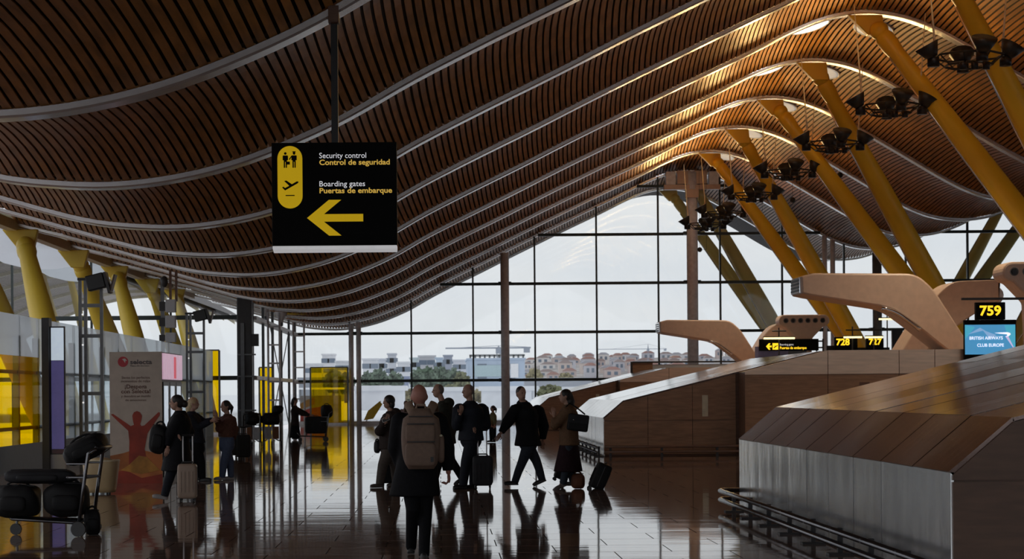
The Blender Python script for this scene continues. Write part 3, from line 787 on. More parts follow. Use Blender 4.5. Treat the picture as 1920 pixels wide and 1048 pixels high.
def lamp_bar(px0, px1, py, Y, label):
    a = W(px0, py, Y); b = W(px1, py, Y)
    t = thing('lamp_bar', label, 'lamp', ((a.x + b.x) / 2, Y, a.z), 'light bars over the signs')
    MB().box((a.x, Y - .04, a.z - .05), (b.x, Y + .04, a.z + .03)).build('tube', M_lampw, t)
    MB().box((a.x - .02, Y - .05, a.z + .03), (b.x + .02, Y + .05, a.z + .07)).build('housing', M_dark, t)
    cx = (a.x + b.x) / 2
    MB().tube([(cx, Y + .07, 2.665), (cx, Y + .07, a.z + .45)], .03, 6).build('stem', M_dark, t)
    MB().tube([(cx - .3, Y, a.z + .3), (cx + .3, Y, a.z + .3)], .03, 6).build('bracket', M_dark, t)
lamp_bar(1432, 1490, 634, 85.3, 'lit bar lamp above the yellow gate sign')
lamp_bar(1582, 1616, 632, 85.3, 'lit bar lamp above the left of the two desk numbers')
lamp_bar(1623, 1655, 632, 85.3, 'lit bar lamp above the right of the two desk numbers')
lamp_bar(1648, 1680, 598, 92, 'short lit bar lamp high behind the large duct')
def gate_sign():
    Y = 85.6; a = W(1424, 636, Y); b = W(1535, 657, Y)
    t = thing('gate_sign', 'small black sign with yellow arrow and lettering Puertas de embarque', 'sign', ((a.x + b.x) / 2, Y, b.z))
    MB().box((a.x, Y, b.z), (b.x, Y + .15, a.z)).build('panel', M_signb, t)
    w = b.x - a.x; h = a.z - b.z; U = lambda u: a.x + w * u; Vv = lambda v: a.z - h * v
    flat([[(U(.11), Vv(.62)), (U(.155), Vv(.36)), (U(.185), Vv(.36)), (U(.16), Vv(.55)), (U(.205), Vv(.55)), (U(.205), Vv(.7)), (U(.16), Vv(.7)), (U(.185), Vv(.9)), (U(.155), Vv(.9))]], M_led, t, Y - .001, 'arrow')
    flat([[(U(.22), Vv(.35)), (U(.32), Vv(.35)), (U(.32), Vv(.9)), (U(.22), Vv(.9))]], M_led, t, Y - .001, 'pictogram_plate')
    flat([[(U(.235), Vv(.7)), (U(.26), Vv(.65)), (U(.255), Vv(.5)), (U(.275), Vv(.6)), (U(.305), Vv(.5)), (U(.305), Vv(.57)), (U(.245), Vv(.78))]], M_signb, t, Y - .006, 'aircraft_pictogram')
    text('Boarding gates', M_sigw, t, U(.345), Vv(.55), Y - .002, w * .23, h * .17)
    text('Puertas de embarque', M_led, t, U(.345), Vv(.86), Y - .002, w * .45, h * .22, .02)
    for f in (.97, 1.08): MB().box((U(f) - .03, Y + .04, 2.665), (U(f) + .03, Y + .1, a.z)).build('post', M_dark, t)
    for v in (.2, .75): MB().box((U(.97), Y + .04, Vv(v) - .03), (U(1.08), Y + .1, Vv(v) + .03)).build('bracket', M_dark, t)
gate_sign()
t = thing('advert_panel', 'plain lilac panel under the small gate sign', 'panel', W(1450, 680, 85.9))
a = W(1416, 650, 85.9); b = W(1478, 682, 85.9)
MB().box((a.x, 85.9, 2.665), (b.x, 86.0, a.z)).build('panel', mat('lilac', (.34, .33, .55), .5), t)
MB().box((b.x, 85.9, 2.665), (b.x + .8, 86.0, a.z - .15)).build('frame', M_grey, t)
t = thing('monitor', 'dark desk monitors behind the top edge of the middle island', 'monitor', W(1640, 660, 85.9))
for (p0, p1, q0, q1) in ((1550, 1570, 648, 660), (1575, 1668, 652, 660)):
    a = W(p0, q0, 86.0); b = W(p1, q1, 86.0); MB().box((a.x, 86.0, 2.665), (b.x, 86.1, a.z)).build('screen', M_black, t)
a = W(1673, 618, 88); b = W(1693, 660, 88); MB().box((a.x, 88, 2.665), (b.x, 88.2, a.z)).build('cabinet', M_black, t)
def ba_screen():
    Y = 50.0; a = W(1808, 600, Y); b = W(1906, 674, Y)
    t = thing('airline_screen', 'blue airline screen reading BRITISH AIRWAYS CLUB EUROPE under the 759 sign', 'screen', ((a.x + b.x) / 2, Y, b.z))
    MB().box((a.x, Y, b.z), (b.x, Y + .12, a.z)).build('housing', M_signb, t, bevel=.01)
    s0 = W(1809, 609, Y); s1 = W(1904, 664, Y); w = s1.x - s0.x; h = s0.z - s1.z
    U = lambda u: s0.x + w * u; Vv = lambda v: s0.z - h * v
    blue = mat('screen_blue', (.05, .25, .5), .5, emit=(.06, .25, .46), estr=.85, var=.05)
    teal = mat('screen_teal', (.05, .35, .5), .5, emit=(.06, .34, .48), estr=.85, var=.05)
    pale = mat('screen_pale', (.2, .4, .65), .5, emit=(.2, .35, .58), estr=.85, var=.05)
    wht = mat('screen_white', (.9, .9, .95), .5, emit=(.85, .87, .95), estr=.9, var=.02)
    red = mat('screen_lilac', (.6, .5, .75), .5, emit=(.5, .45, .7), estr=.8, var=.02)
    flat([[(U(0), Vv(1)), (U(1), Vv(1)), (U(1), Vv(0)), (U(0), Vv(0))]], blue, t, Y - .001, 'image', .002)
    flat([[(U(0), Vv(0)), (U(.2), Vv(.08)), (U(0), Vv(.5))]], teal, t, Y - .0035, 'image_area', .001)
    flat([[(U(.78), Vv(.02)), (U(1), Vv(.02)), (U(1), Vv(.95)), (U(.88), Vv(.55))]], teal, t, Y - .0035, 'image_area', .001)
    flat([[(U(.06), Vv(.32)), (U(.3), Vv(.1)), (U(.42), Vv(.22)), (U(.62), Vv(.35)), (U(.5), Vv(.5)), (U(.36), Vv(.2))]], pale, t, Y - .0035, 'image_area', .001)
    text('BRITISH AIRWAYS', wht, t, U(.09), Vv(.5), Y - .006, w * .66, h * .105, .012)
    text('CLUB EUROPE', wht, t, U(.24), Vv(.74), Y - .006, w * .53, h * .105, .012)
    rib = [(.58, .28), (.7, .265), (.85, .26), (.9, .29), (.905, .34), (.86, .4), (.8, .405), (.84, .37), (.83, .33), (.7, .31)]
    flat([[(U(a_), Vv(b_)) for a_, b_ in rib]], wht, t, Y - .005, 'ribbon_emblem', .002)
    flat([[(U(.8), Vv(.4)), (U(.86), Vv(.4)), (U(.97), Vv(.78)), (U(.96), Vv(.8))]], red, t, Y - .005, 'emblem_trail', .002)
    for u in (.2, .38, .6, .85): MB().box((U(u) - .03, Y + .03, 0), (U(u) + .03, Y + .09, b.z)).build('post', M_black, t)
    MB().box((a.x - .05, Y + .03, a.z + .5), (b.x + .5, Y + .09, a.z + .56)).build('crossbar', M_dark, t)
ba_screen()
# partition beside farthest island
t = thing('partition', 'low veneer and white partition beyond the farthest island', 'partition', W(1270, 690, 99))
a = W(1186, 680, 99); b = W(1224, 720, 99); c = W(1380, 720, 99)
MB().box((a.x, 99, 0), (b.x, 99.1, a.z)).build('veneer_panel', M_woodp, t)
MB().box((b.x, 99, 0), (c.x + 6, 99.1, a.z - .1)).build('white_panel', M_conc, t)
MB().box((a.x - .1, 98.95, 0), (a.x, 99.15, a.z + .05)).build('post', M_dark, t)
MB().box((a.x, 98.97, a.z - .02), (c.x + 6, 99.13, a.z + .06)).build('top_rail', M_dark, t)
# ================================================================ LEFT SIDE FURNITURE
def totem():
    Y = 43.4
    t = thing('display_totem', 'tall dark totem with narrow violet screen at the left glass screen', 'display', (-8.45, Y, 0))
    a = W(79, 596, Y); b = W(95, 870, Y); c = W(97, 612, Y); d = W(121, 852, Y)
    MB().box((a.x, Y - .1, 0), (b.x, Y + .25, a.z)).build('pillar', M_dark, t, bevel=.01)
    MB().box((b.x, Y, .0), (d.x + .02, Y + .12, d.z)).build('plinth', M_conc, t)
    MB().box((b.x, Y, d.z), (d.x + .02, Y + .1, c.z)).build('frame', M_dark, t)
    s = mat('screen_violet', (.1, .08, .3), .3, emit=(.10, .085, .30), estr=.22, var=.5, scale=1.5)
    MB().box((b.x + .03, Y - .01, d.z + .12), (d.x, Y, c.z - .75)).build('screen', s, t)
    MB().box((b.x + .03, Y - .01, c.z - .74), (d.x, Y, c.z - .03)).build('upper_screen', mat('screen_paleblue', (.5, .6, .7), .3, emit=(.45, .52, .6), estr=.7, var=.1), t)
    MB().box((b.x + .03, Y - .01, d.z + .02), (d.x, Y, d.z + .11)).build('footer', mat('maroon', (.08, .01, .015), .4), t)
totem()
def lamp_mast(px0, px1, pytop, Y, rungs, label):
    a = W(px0, pytop, Y); b = W(px1, pytop, Y); x0, x1, zt = a.x, b.x, a.z
    t = thing('lamp_mast', label, 'mast', ((x0 + x1) / 2, Y, 0))
    for x in (x0, x0 + .12, x1):
        MB().box((x - .035, Y - .035, 0), (x + .035, Y + .035, zt - (.0 if x < x1 else .1))).build('upright', M_grey, t)
    for py in rungs:
        z = W(px0, py, Y).z; MB().box((x0, Y - .03, z - .04), (x1, Y + .03, z + .04)).build('rung', M_grey, t)
        MB().ell((x0 + .06, Y - .05, z - .2), (.022, .012, .022), 8, 6).build('pilot_lamp', mat('pilot', (.9, .9, .9), .4, emit=(1, 1, 1), estr=.6), t)
    h = Matrix.Rotation(math.radians(-14), 3, 'Y')
    MB().cbox((x1 - .1, Y - .1, zt - .1), (.4, .28, .34), h).build('floodlight', M_black, t, bevel=.02)
    MB().cbox((x1 + .16, Y - .1, zt - .12), (.06, .34, .48), h).build('reflector', M_dark, t)
    MB().cbox((x1 + .27, Y - .06, zt - .14), (.04, .3, .42), Matrix.Rotation(math.radians(16), 3, 'Y')).build('visor', mat('visor_brown', (.12, .08, .06), .5), t)
    MB().box((x0 - .05, Y - .06, zt - .06), (x1 - .2, Y + .06, zt)).build('head_bar', M_black, t)
lamp_mast(150, 190, 521, 44.5, [573, 630, 738, 812], 'nearer grey ladder mast with dark floodlight left of the vending stand')
lamp_mast(350, 382, 586, 64.0, [625, 660, 735, 790], 'farther grey ladder mast with dark floodlight above the waiting women')
t = thing('speaker_mast', 'slim mast with three stacked white loudspeaker boxes before the left glass', 'mast', (W(305, 600, 68).x, 68, 0))
x = W(305, 600, 68).x; zt = W(305, 520, 68).z
MB().box((x - .06, 67.95, 0), (x + .06, 68.05, zt)).build('upright', M_grey, t)
for p in (320, 331):
    xx = W(p, 600, 68).x; MB().box((xx - .04, 67.95, W(p, 565, 68).z), (xx + .04, 68.05, ZP(xx) + .02)).build('hanger', M_woodd, t)
for (q0, q1) in ((562, 586), (592, 615), (624, 642)):
    a = W(312, q0, 68); b = W(331, q1, 68); MB().box((a.x, 67.7, b.z), (b.x, 68.0, a.z)).build('white_box', M_conc, t, bevel=.02)
    a = W(300, q0 + 4, 68); b = W(311, q1 - 3, 68); MB().box((a.x, 67.8, b.z), (b.x, 68.0, a.z)).build('bracket', M_dark, t)
p = W(308, 528, 68); MB().ell(p, (.13, .13, .2), 12, 8).build('camera_dome', M_dark, t, smooth=True)
# yellow glass panels
def yellow_panel(px0, py0, px1, Y, label, frame=True):
    a = W(px0, py0, Y); b = W(px1, py0, Y)
    t = thing('yellow_glass_panel', label, 'glass panel', ((a.x + b.x) / 2, Y, 0), 'yellow glass panels')
    MB().box((a.x, Y - .015, .02), (b.x, Y + .015, a.z)).build('glass', M_gyel, t)
    for x in (a.x, b.x): MB().box((x - .04, Y - .05, 0), (x + .04, Y + .05, a.z + .02)).build('jamb', M_grey, t)
    MB().box((a.x, Y - .05, a.z), (b.x, Y + .05, a.z + .06)).build('head_rail', M_grey, t)
    MB().box((a.x, Y - .04, 0), (b.x, Y + .04, .1)).build('kick_rail', M_lgrey, t)
yellow_panel(582, 690, 652, GY - 1.0, 'large yellow glass door panel before the far glazing')
yellow_panel(385, 658, 411, SY - .5, 'narrow yellow glass panel left of the dark column')
yellow_panel(486, 690, 512, SY + 12.0, 'yellow glass panel behind the ladder masts right of dark column')
# vending stand
def vending():
    Y0 = YF(255, 906); a = W(205, 660, Y0); b = W(305, 906, Y0)
    x0, x1, zt = a.x, b.x, a.z
    t = thing('vending_stand', 'tall vending stand with selecta poster of a person with raised arms', 'vending machine', ((x0 + x1) / 2, Y0 + 1.4, 0))
    MB().box((x0, Y0 + .05, 0), (x1 - .02, Y0 + 2.9, zt)).build('cabinet', M_dark, t)
    MB().box((x0, Y0, 0), (x1, Y0 + .05, zt)).build('poster_board', mat('poster_base', (.50, .42, .35), .6, var=.08), t)
    w = x1 - x0; U = lambda u: x0 + w * u; Vv = lambda v: zt * (1 - v)
    Yp = Y0 - .001
    org = mat('poster_orange', (.42, .13, .03), .6, var=.35, scale=2.5); red = mat('poster_red', (.30, .035, .015), .6, var=.3, scale=3)
    flat([[(U(0), Vv(1)), (U(1), Vv(1)), (U(1), Vv(.78)), (U(.75), Vv(.76)), (U(.5), Vv(.74)), (U(.25), Vv(.77)), (U(.0), Vv(.79))]], org, t, Yp, 'poster_sand', .002)
    flat([[(U(0), Vv(1)), (U(1), Vv(1)), (U(1), Vv(.93)), (U(.6), Vv(.96)), (U(.3), Vv(.9)), (U(0), Vv(.92))]], red, t, Yp - .002, 'poster_ground', .002)
    figp = [(.02, .475), (.06, .47), (.4, .565), (.46, .555), (.44, .52), (.43, .485), (.46, .46), (.52, .45), (.58, .46), (.615, .49), (.6, .525), (.58, .55), (.6, .565), (.66, .56), (.93, .46), (.96, .465), (.95, .485), (.72, .62), (.66, .74), (.7, .82), (.55, .86), (.36, .86), (.36, .8), (.37, .68), (.35, .6), (.16, .53)]
    flat([[(U(u), Vv(v)) for u, v in figp]], red, t, Yp - .004, 'poster_figure', .002)
    flat([[(U(.36), Vv(.86)), (U(.55), Vv(.79)), (U(.7), Vv(.8)), (U(.95), Vv(.9)), (U(.6), Vv(.93)), (U(.2), Vv(.9))]], mat('poster_amber', (.45, .2, .03), .6, var=.3), t, Yp - .006, 'poster_glow', .002)
    lr = mat('logo_red', (.45, .03, .04), .5); gt = mat('poster_grey_text', (.12, .1, .1), .6); bt = mat('poster_brown_text', (.14, .07, .05), .6)
    flat([disc2(U(.26), Vv(.075), w * .1, 20)], lr, t, Yp, 'logo_disc', .003)
    flat([[(U(.24), Vv(.055)), (U(.3), Vv(.05)), (U(.34), Vv(.07)), (U(.31), Vv(.065)), (U(.3), Vv(.085)), (U(.27), Vv(.065))]], mat('poster_white', (.6, .55, .5), .6), t, Yp - .004, 'logo_swoosh', .002)
    text('selecta', gt, t, U(.395), Vv(.093), Yp, w * .42, zt * .034, .03)
    text('Make life the best', gt, t, U(.4), Vv(.112), Yp, w * .36, zt * .012, .0)
    text('Siente los perfectos', bt, t, U(.23), Vv(.205), Yp, w * .54, zt * .02, 0)
    text('momentos de relax', bt, t, U(.22), Vv(.232), Yp, w * .56, zt * .02, 0)
    text('\u00a1Despega', bt, t, U(.29), Vv(.278), Yp, w * .42, zt * .03, .02)
    text('con Selecta!', bt, t, U(.22), Vv(.315), Yp, w * .56, zt * .03, .02)
    text('y descubre un mundo', bt, t, U(.22), Vv(.345), Yp, w * .56, zt * .018, 0)
    text('de emociones', bt, t, U(.3), Vv(.375), Yp, w * .4, zt * .018, 0)
    # lit sign and open machine fronts on the right side
    sg = mat('vending_sign', (.6, .35, .45), .4, emit=(.65, .42, .55), estr=.55, var=.9, scale=5, stretch=(1, 3, .4))
    MB().box((x1 - .02, Y0 + .08, zt * .79), (x1 + .02, Y0 + 2.85, zt * .99)).build('lit_sign', sg, t)
    MB().box((x1 + .02, Y0 + 1.6, zt * .8), (x1 + .03, Y0 + 1.85, zt * .97)).build('sign_figure', mat('vending_red', (.6, .05, .08), .4, emit=(.7, .08, .12), estr=.5), t)
    gl = mat('vending_front', (.5, .55, .6), .2, emit=(.55, .62, .7), estr=.55, var=.6, scale=4)
    for k in range(3):
        ya = Y0 + .15 + k * .92
        m = MB().box((x1 - .03, ya, .1), (x1 + .01, ya + .84, zt * .77)).build('machine_front', M_black, t)
        MB().box((x1 + .01, ya + .06, .8), (x1 + .018, ya + .6, zt * .74)).build('lit_window', gl, m)
        MB().box((x1 + .01, ya + .66, 1.1), (x1 + .025, ya + .8, 1.4)).build('keypad', M_dark, m)
vending()
# tub chair
def tub(px, py, label):
    Y = YF(px, py); p = W(px, py, Y)
    t = thing('tub_chair', label, 'chair', (p.x, Y, 0))
    M = mat('cream_leather', (.50, .37, .2), .45, var=.06)
    b = MB(); rings = []
    for z, r in ((.03, .20), (.1, .22), (.35, .25), (.55, .275), (.575, .265)):
        rings.append([Vector((p.x + (r + .03) * math.copysign(abs(math.cos(a)) ** .6, math.cos(a)), Y + r * math.copysign(abs(math.sin(a)) ** .6, math.sin(a)), z)) for a in [2 * math.pi * j / 28 for j in range(28)]])
    b.rings(rings); b.build('shell', M, t, smooth=True)
    MB().ell((p.x, Y, .57), (.2, .18, .05), 16, 6).build('cushion', M, t, smooth=True)
    rim = [Vector((p.x + .3 * math.copysign(abs(math.cos(a)) ** .6, math.cos(a)), Y + .27 * math.copysign(abs(math.sin(a)) ** .6, math.sin(a)), .565)) for a in [2 * math.pi * j / 28 for j in range(29)]]
    MB().tube(rim, .012, 6).build('piping', M_cream, t, smooth=True)
    for dx, dy in ((-.12, -.12), (.12, -.12), (-.12, .12), (.12, .12)): MB().tube([(p.x + dx, Y + dy, 0), (p.x + dx, Y + dy, .04)], .02, 8).build('glide', M_black, t)
tub(190, 926, 'cream leather tub chair beside the vending stand')

# ================================================================ LUGGAGE
def superell(mb, c, r, e=.45, n=20, m=12, M=None, lump=0., seed=0):
    rn = random.Random(seed); ph = [rn.uniform(0, 6.28) for _ in range(4)]
    def sp(v, p): return math.copysign(abs(v) ** p, v)
    rings = []
    for i in range(m + 1):
        a = -math.pi / 2 + math.pi * (i + .02) / (m + .04)
        ring = []
        for j in range(n):
            b = 2 * math.pi * j / n
            k = 1 + lump * (math.sin(3 * b + ph[0]) * math.cos(2 * a + ph[1]) + .6 * math.sin(5 * b + ph[2] + 3 * a))
            v = Vector((r[0] * sp(math.cos(a), e) * sp(math.cos(b), e), r[1] * sp(math.cos(a), e) * sp(math.sin(b), e), r[2] * sp(math.sin(a), e))) * k
            ring.append(Vector(c) + (M @ v if M is not None else v))
        rings.append(ring)
    return mb.rings(rings)
def suitcase(label, base, w, dp, h, rz, m, tilt=0., ext=.5, group=None, mh=None):
    """upright hard-shell case: width along local x, depth along local y; tilt (deg) leans it back over its -y wheels"""
    base = Vector(base)
    t = thing('suitcase', label, 'suitcase', base, group)
    wr = .03
    R = Matrix.Translation(base) @ Matrix.Rotation(rz, 4, 'Z') @ Matrix.Translation((0, -dp / 2 * (1 if tilt else 0), wr)) @ Matrix.Rotation(math.radians(tilt), 4, 'X') @ Matrix.Translation((0, dp / 2 * (1 if tilt else 0), -wr))
    R3 = R.to_3x3()
    P = lambda x, y, z: R @ Vector((x, y, z))
    b = MB(); superell(b, P(0, 0, .06 + h / 2), (w / 2, dp / 2, h / 2), .25, 28, 14, R3); sh = b.build('shell', m, t, smooth=True)
    for k in range(4):
        x = -w / 2 + w * (k + 1) / 5
        for s in (-1, 1): MB().tube([P(x, s * dp / 2 * 1.0, .16), P(x, s * dp / 2 * 1.0, h - .06)], .008, 5).build('groove_rib', m, sh)
    zp = [P(w / 2 * c_, .0, .06 + h / 2 + h / 2 * s_) for c_, s_ in [(1, -.8), (1.005, 0), (1, .8)]]
    MB().tube(zp, .008, 5).build('zip', M_dark, t)
    for sx in (-1, 1):
        for sy in (-1, 1):
            f = MB().tube([P(sx * (w / 2 - .05) - .012, sy * (dp / 2 - .04), wr), P(sx * (w / 2 - .05) + .012, sy * (dp / 2 - .04), wr)], wr, 10).build('wheel', M_black, t)
            MB().tube([P(sx * (w / 2 - .05), sy * (dp / 2 - .04), wr), P(sx * (w / 2 - .05), sy * (dp / 2 - .04), .09)], .018, 6).build('caster', M_dark, f)
    if ext:
        hm = mh or M_lgrey
        for s in (-1, 1): MB().tube([P(s * .075, dp / 2 - .05 if not tilt else -dp / 2 + .05, h), P(s * .075, dp / 2 - .05 if not tilt else -dp / 2 + .05, h + ext)], .011, 8).build('handle_rod', hm, t)
        yy = dp / 2 - .05 if not tilt else -dp / 2 + .05
        MB().tube([P(-.095, yy, h + ext), P(.095, yy, h + ext)], .02, 8).build('grip', M_black, t)
    MB().tube([P(-.09, 0, h + .05), P(-.08, 0, h + .085), P(.08, 0, h + .085), P(.09, 0, h + .05)], .012, 6).build('carry_handle', M_black, t)
    return t
def bag(name, label, c, r, rz, m, strap=True, lump=.05, cat='bag', group=None, ry=0., seed=1, pocket=True):
    c = Vector(c)
    t = thing(name, label, cat, c - Vector((0, 0, r[2])), group)
    R = Matrix.Rotation(rz, 3, 'Z') @ Matrix.Rotation(ry, 3, 'Y')
    b = MB(); superell(b, c, r, .6, 24, 14, R, lump, seed); b.build('body', m, t, smooth=True)
    if pocket:
        b = MB(); superell(b, c + R @ Vector((0, -r[1] * .9, -r[2] * .15)), (r[0] * .6, r[1] * .3, r[2] * .5), .5, 18, 10, R); b.build('pocket', m, t, smooth=True)
    if strap:
        pts = [c + R @ Vector((r[0] * .55 * math.cos(a), 0, r[2] * .8 + r[2] * .45 * math.sin(a))) for a in [math.pi * k / 10 for k in range(11)]]
        MB().tube(pts, .014, 6).build('handle', m, t, smooth=True)
    MB().tube([c + R @ Vector((x * r[0] * .8, -r[1] * .25, r[2] * (1.0 - .06 * x * x))) for x in (-1, -.5, 0, .5, 1)], .008, 5).build('zip', M_dark, t)
    return t
def cart(label, base, rz, panel=None, group='luggage carts', M_chrome=M_tubebl):
    """luggage cart; local +x is the front, the push handle is at -x"""
    base = Vector(base); t = thing('luggage_cart', label, 'luggage cart', base, group)
    R = Matrix.Translation(base) @ Matrix.Rotation(rz, 4, 'Z'); P = lambda x, y, z: R @ Vector((x, y, z))
    for s in (-1, 1):
        MB().tube([P(-.42, s * .28, .16), P(.5, s * .14, .2), P(.6, s * .12, .3)], .02, 8).build('base_tube', M_chrome, t, smooth=True)
        MB().tube([P(-.38, s * .27, .16), P(-.44, s * .27, .6), P(-.5, s * .27, .98), P(-.6, s * .25, 1.05)], .022, 8).build('upright', M_chrome, t, smooth=True)
        w = MB().tube([P(-.38, s * .29 - .02, .09), P(-.38, s * .29 + .02, .09)], .09, 14).build('wheel', M_black, t)
        MB().tube([P(-.38, s * .29, .09), P(-.38, s * .27, .2)], .015, 6).build('fork', M_grey, w)
    w = MB().tube([P(.5, -.02, .07), P(.5, .02, .07)], .07, 12).build('wheel', M_black, t)
    MB().tube([P(.5, 0, .07), P(.48, 0, .2)], .016, 6).build('fork', M_grey, w)
    MB().tube([P(-.6, -.27, 1.05), P(-.6, .27, 1.05)], .024, 8).build('push_handle', M_black, t, smooth=True)
    for k in range(5):
        y = -.2 + .1 * k; MB().tube([P(-.4, y, .17), P(.5, y * .55, .21)], .012, 6).build('deck_bar', M_chrome, t)
    for z in (.7, .86):
        MB().tube([P(-.47, -.26, z), P(-.22, -.22, z), P(-.22, .22, z), P(-.47, .26, z)], .012, 6).build('basket_rail', M_chrome, t)
    Mx = R @ Matrix.Translation((-.35, 0, .7)); MB().box((-.13, -.23, -.015), (.13, .23, .0), Mx).build('basket_floor', M_dark, t)
    if panel is not None:
        Mx = R @ Matrix.Translation((-.4, 0, .43)) @ Matrix.Rotation(math.radians(-8), 4, 'Y'); [MB().box((-.01, q0, -.2), (.01, q0 + .2, .2), Mx).build('advert_panel', pm, t) for q0, pm in ((.02, panel[0]), (-.22, panel[1]))]
    return t
M_cloth_k = mat('black_nylon', (.014, .014, .015), .6, var=.2, spec=.2)
M_cloth_d = mat('dark_nylon', (.024, .024, .027), .6, var=.2, spec=.2)
# left foreground cart with bags
Yc = YF(110, 1003); cb = W(105, 1003, Yc); cb.z = 0
cart('loaded luggage cart cut off by the lower left corner', cb, math.pi - .15)
bag('duffel_bag', 'black duffel bag perched on the basket of the corner cart', W(160, 842, Yc) + Vector((0, 0, 0)), (.27, .17, .13), .1, M_cloth_k, True, .07, ry=-.45, seed=2)
bag('holdall', 'bulky black holdall lying on the deck of the corner cart', Vector((W(128, 962, Yc).x, Yc - .03, .425)), (.27, .25, .2), .05, M_cloth_k, True, .05, seed=3)
bag('soft_bag', 'long dark bag resting across the corner cart load', Vector((W(75, 925, Yc).x, Yc, .705)), (.42, .2, .085), .0, M_cloth_d, False, .06, seed=4)
bag('holdall', 'rounded black holdall at the front end of the corner cart', Vector((W(35, 962, Yc).x, Yc - .03, .415)), (.27, .21, .19), -.1, M_cloth_k, True, .06, seed=6)
bag('backpack', 'small black backpack on the floor right of the corner cart', W(168, 978, Yc) + Vector((.05, -.1, 0)) , (.1, .12, .15), .2, M_cloth_k, True, .05, seed=5)
# carts and bags by the far left group
wp = mat('panel_white', (.55, .58, .62), .4); op = mat('panel_orange', (.28, .12, .05), .5)
for i, (px, py, pan, lab) in enumerate([(473, 838, (op, wp), 'left one'), (510, 836, (wp, op), 'right one')]):
    Y = YF(px, py); p = W(px, py, Y); p.z = 0
    cart(lab + ' of the two parked luggage carts with advert panels', p, math.pi / 2 + .1, pan, 'parked luggage carts')
for i, (px, py, r, lab) in enumerate([(473, 778, (.22, .22, .19), 'left one of the dark bags heaped on the parked carts'), (508, 772, (.3, .22, .17), 'largest of the dark bags heaped on the parked carts'), (520, 768, (.17, .17, .12), 'rightmost of the dark bags heaped on the parked carts')]):
    bag('soft_bag', lab, Vector((W(px, py, 62.4).x, 62.4 + .05 * i, (.71 if i < 2 else 1.06) + r[2])), r, .2 * i, M_cloth_k, False, .08, seed=10 + i, group='bags heaped on the parked carts')
for i, (px, py) in enumerate([(457, 862), (443, 858)]):
    Y = YF(px, py); p = W(px, py, Y); p.z = 0
    suitcase(['black upright suitcase nearest the parked carts', 'black upright suitcase just behind the woman in jeans'][i], p, .36, .25, .58, .1 + i, M_cloth_k, 0, .25)
Y = YF(590, 828); p = W(590, 828, Y); p.z = 0
cart('pushed luggage cart loaded with dark cases before the yellow panel', p, math.pi + .1, None)
suitcase('large dark case standing on the cart before the yellow panel', p + Vector((.05, -.05, .22)), .75, .3, .6, .1, M_cloth_d, 0, 0)
bag('backpack', 'round dark backpack on the handle end of the pushed cart', W(606, 778, Y) + Vector((.12, 0, .12)), (.2, .18, .22), .3, M_cloth_k, True, .06, seed=21)
# ================================================================ PEOPLE
REMESH = []
def remesh(o, vox, it=4): REMESH.append((o, vox, it))
M_skin = mat('skin', (.42, .24, .17), .55, var=.06, scale=20)
M_skin2 = mat('skin_ruddy', (.45, .20, .15), .55, var=.06, scale=20)
M_hairk = mat('hair_dark', (.018, .013, .011), .5, var=.4, scale=60)
M_hairb = mat('hair_blond', (.5, .36, .19), .5, var=.3, scale=60)
M_hairg = mat('hair_grey_short', (.16, .13, .12), .6, var=.3, scale=60)
M_eye = mat('eye_dark', (.02, .015, .012), .25)
M_lip = mat('lip', (.25, .09, .08), .5)
def hand_shape(mb, wrist, d, pn, curl=.6, side=1, s=1.):
    """palm and five separate fingers; d = direction along the hand, pn = palm normal"""
    d = d.normalized(); pn = (pn - d * pn.dot(d)).normalized(); w = d.cross(pn) * side
    R = Matrix((w, pn, d)).transposed()
    mb.ell(wrist + d * .05 * s, (.042 * s, .018 * s, .056 * s), 10, 8, R)
    root = wrist + d * .085 * s
    for k, (off, L) in enumerate(((-.03, .065), (-.01, .078), (.01, .083), (.03, .073))):
        p0 = root + w * off * s; a1 = curl * .7; a2 = curl * 1.6
        p1 = p0 + (d * math.cos(a1) + pn * math.sin(a1)) * L * .55 * s
        p2 = p1 + (d * math.cos(a2) + pn * math.sin(a2)) * L * .5 * s
        mb.tube([p0 - d * .015, p0, p1, p2], [.0095 * s, .0095 * s, .0088 * s, .0075 * s], 6, round_ends=True)
    t0 = wrist + d * .03 * s + w * .036 * s
    t1 = t0 + (d * .75 + w * .6).normalized() * .038 * s; t2 = t1 + (d * .9 + pn * .45).normalized() * .032 * s
    mb.tube([t0 - w * .012, t1, t2], [.0125 * s, .0105 * s, .009 * s], 6, round_ends=True)
def oval(c, U, V, n=18): return [Vector(c) + U * math.cos(2 * math.pi * j / n) + V * math.sin(2 * math.pi * j / n) for j in range(n)]
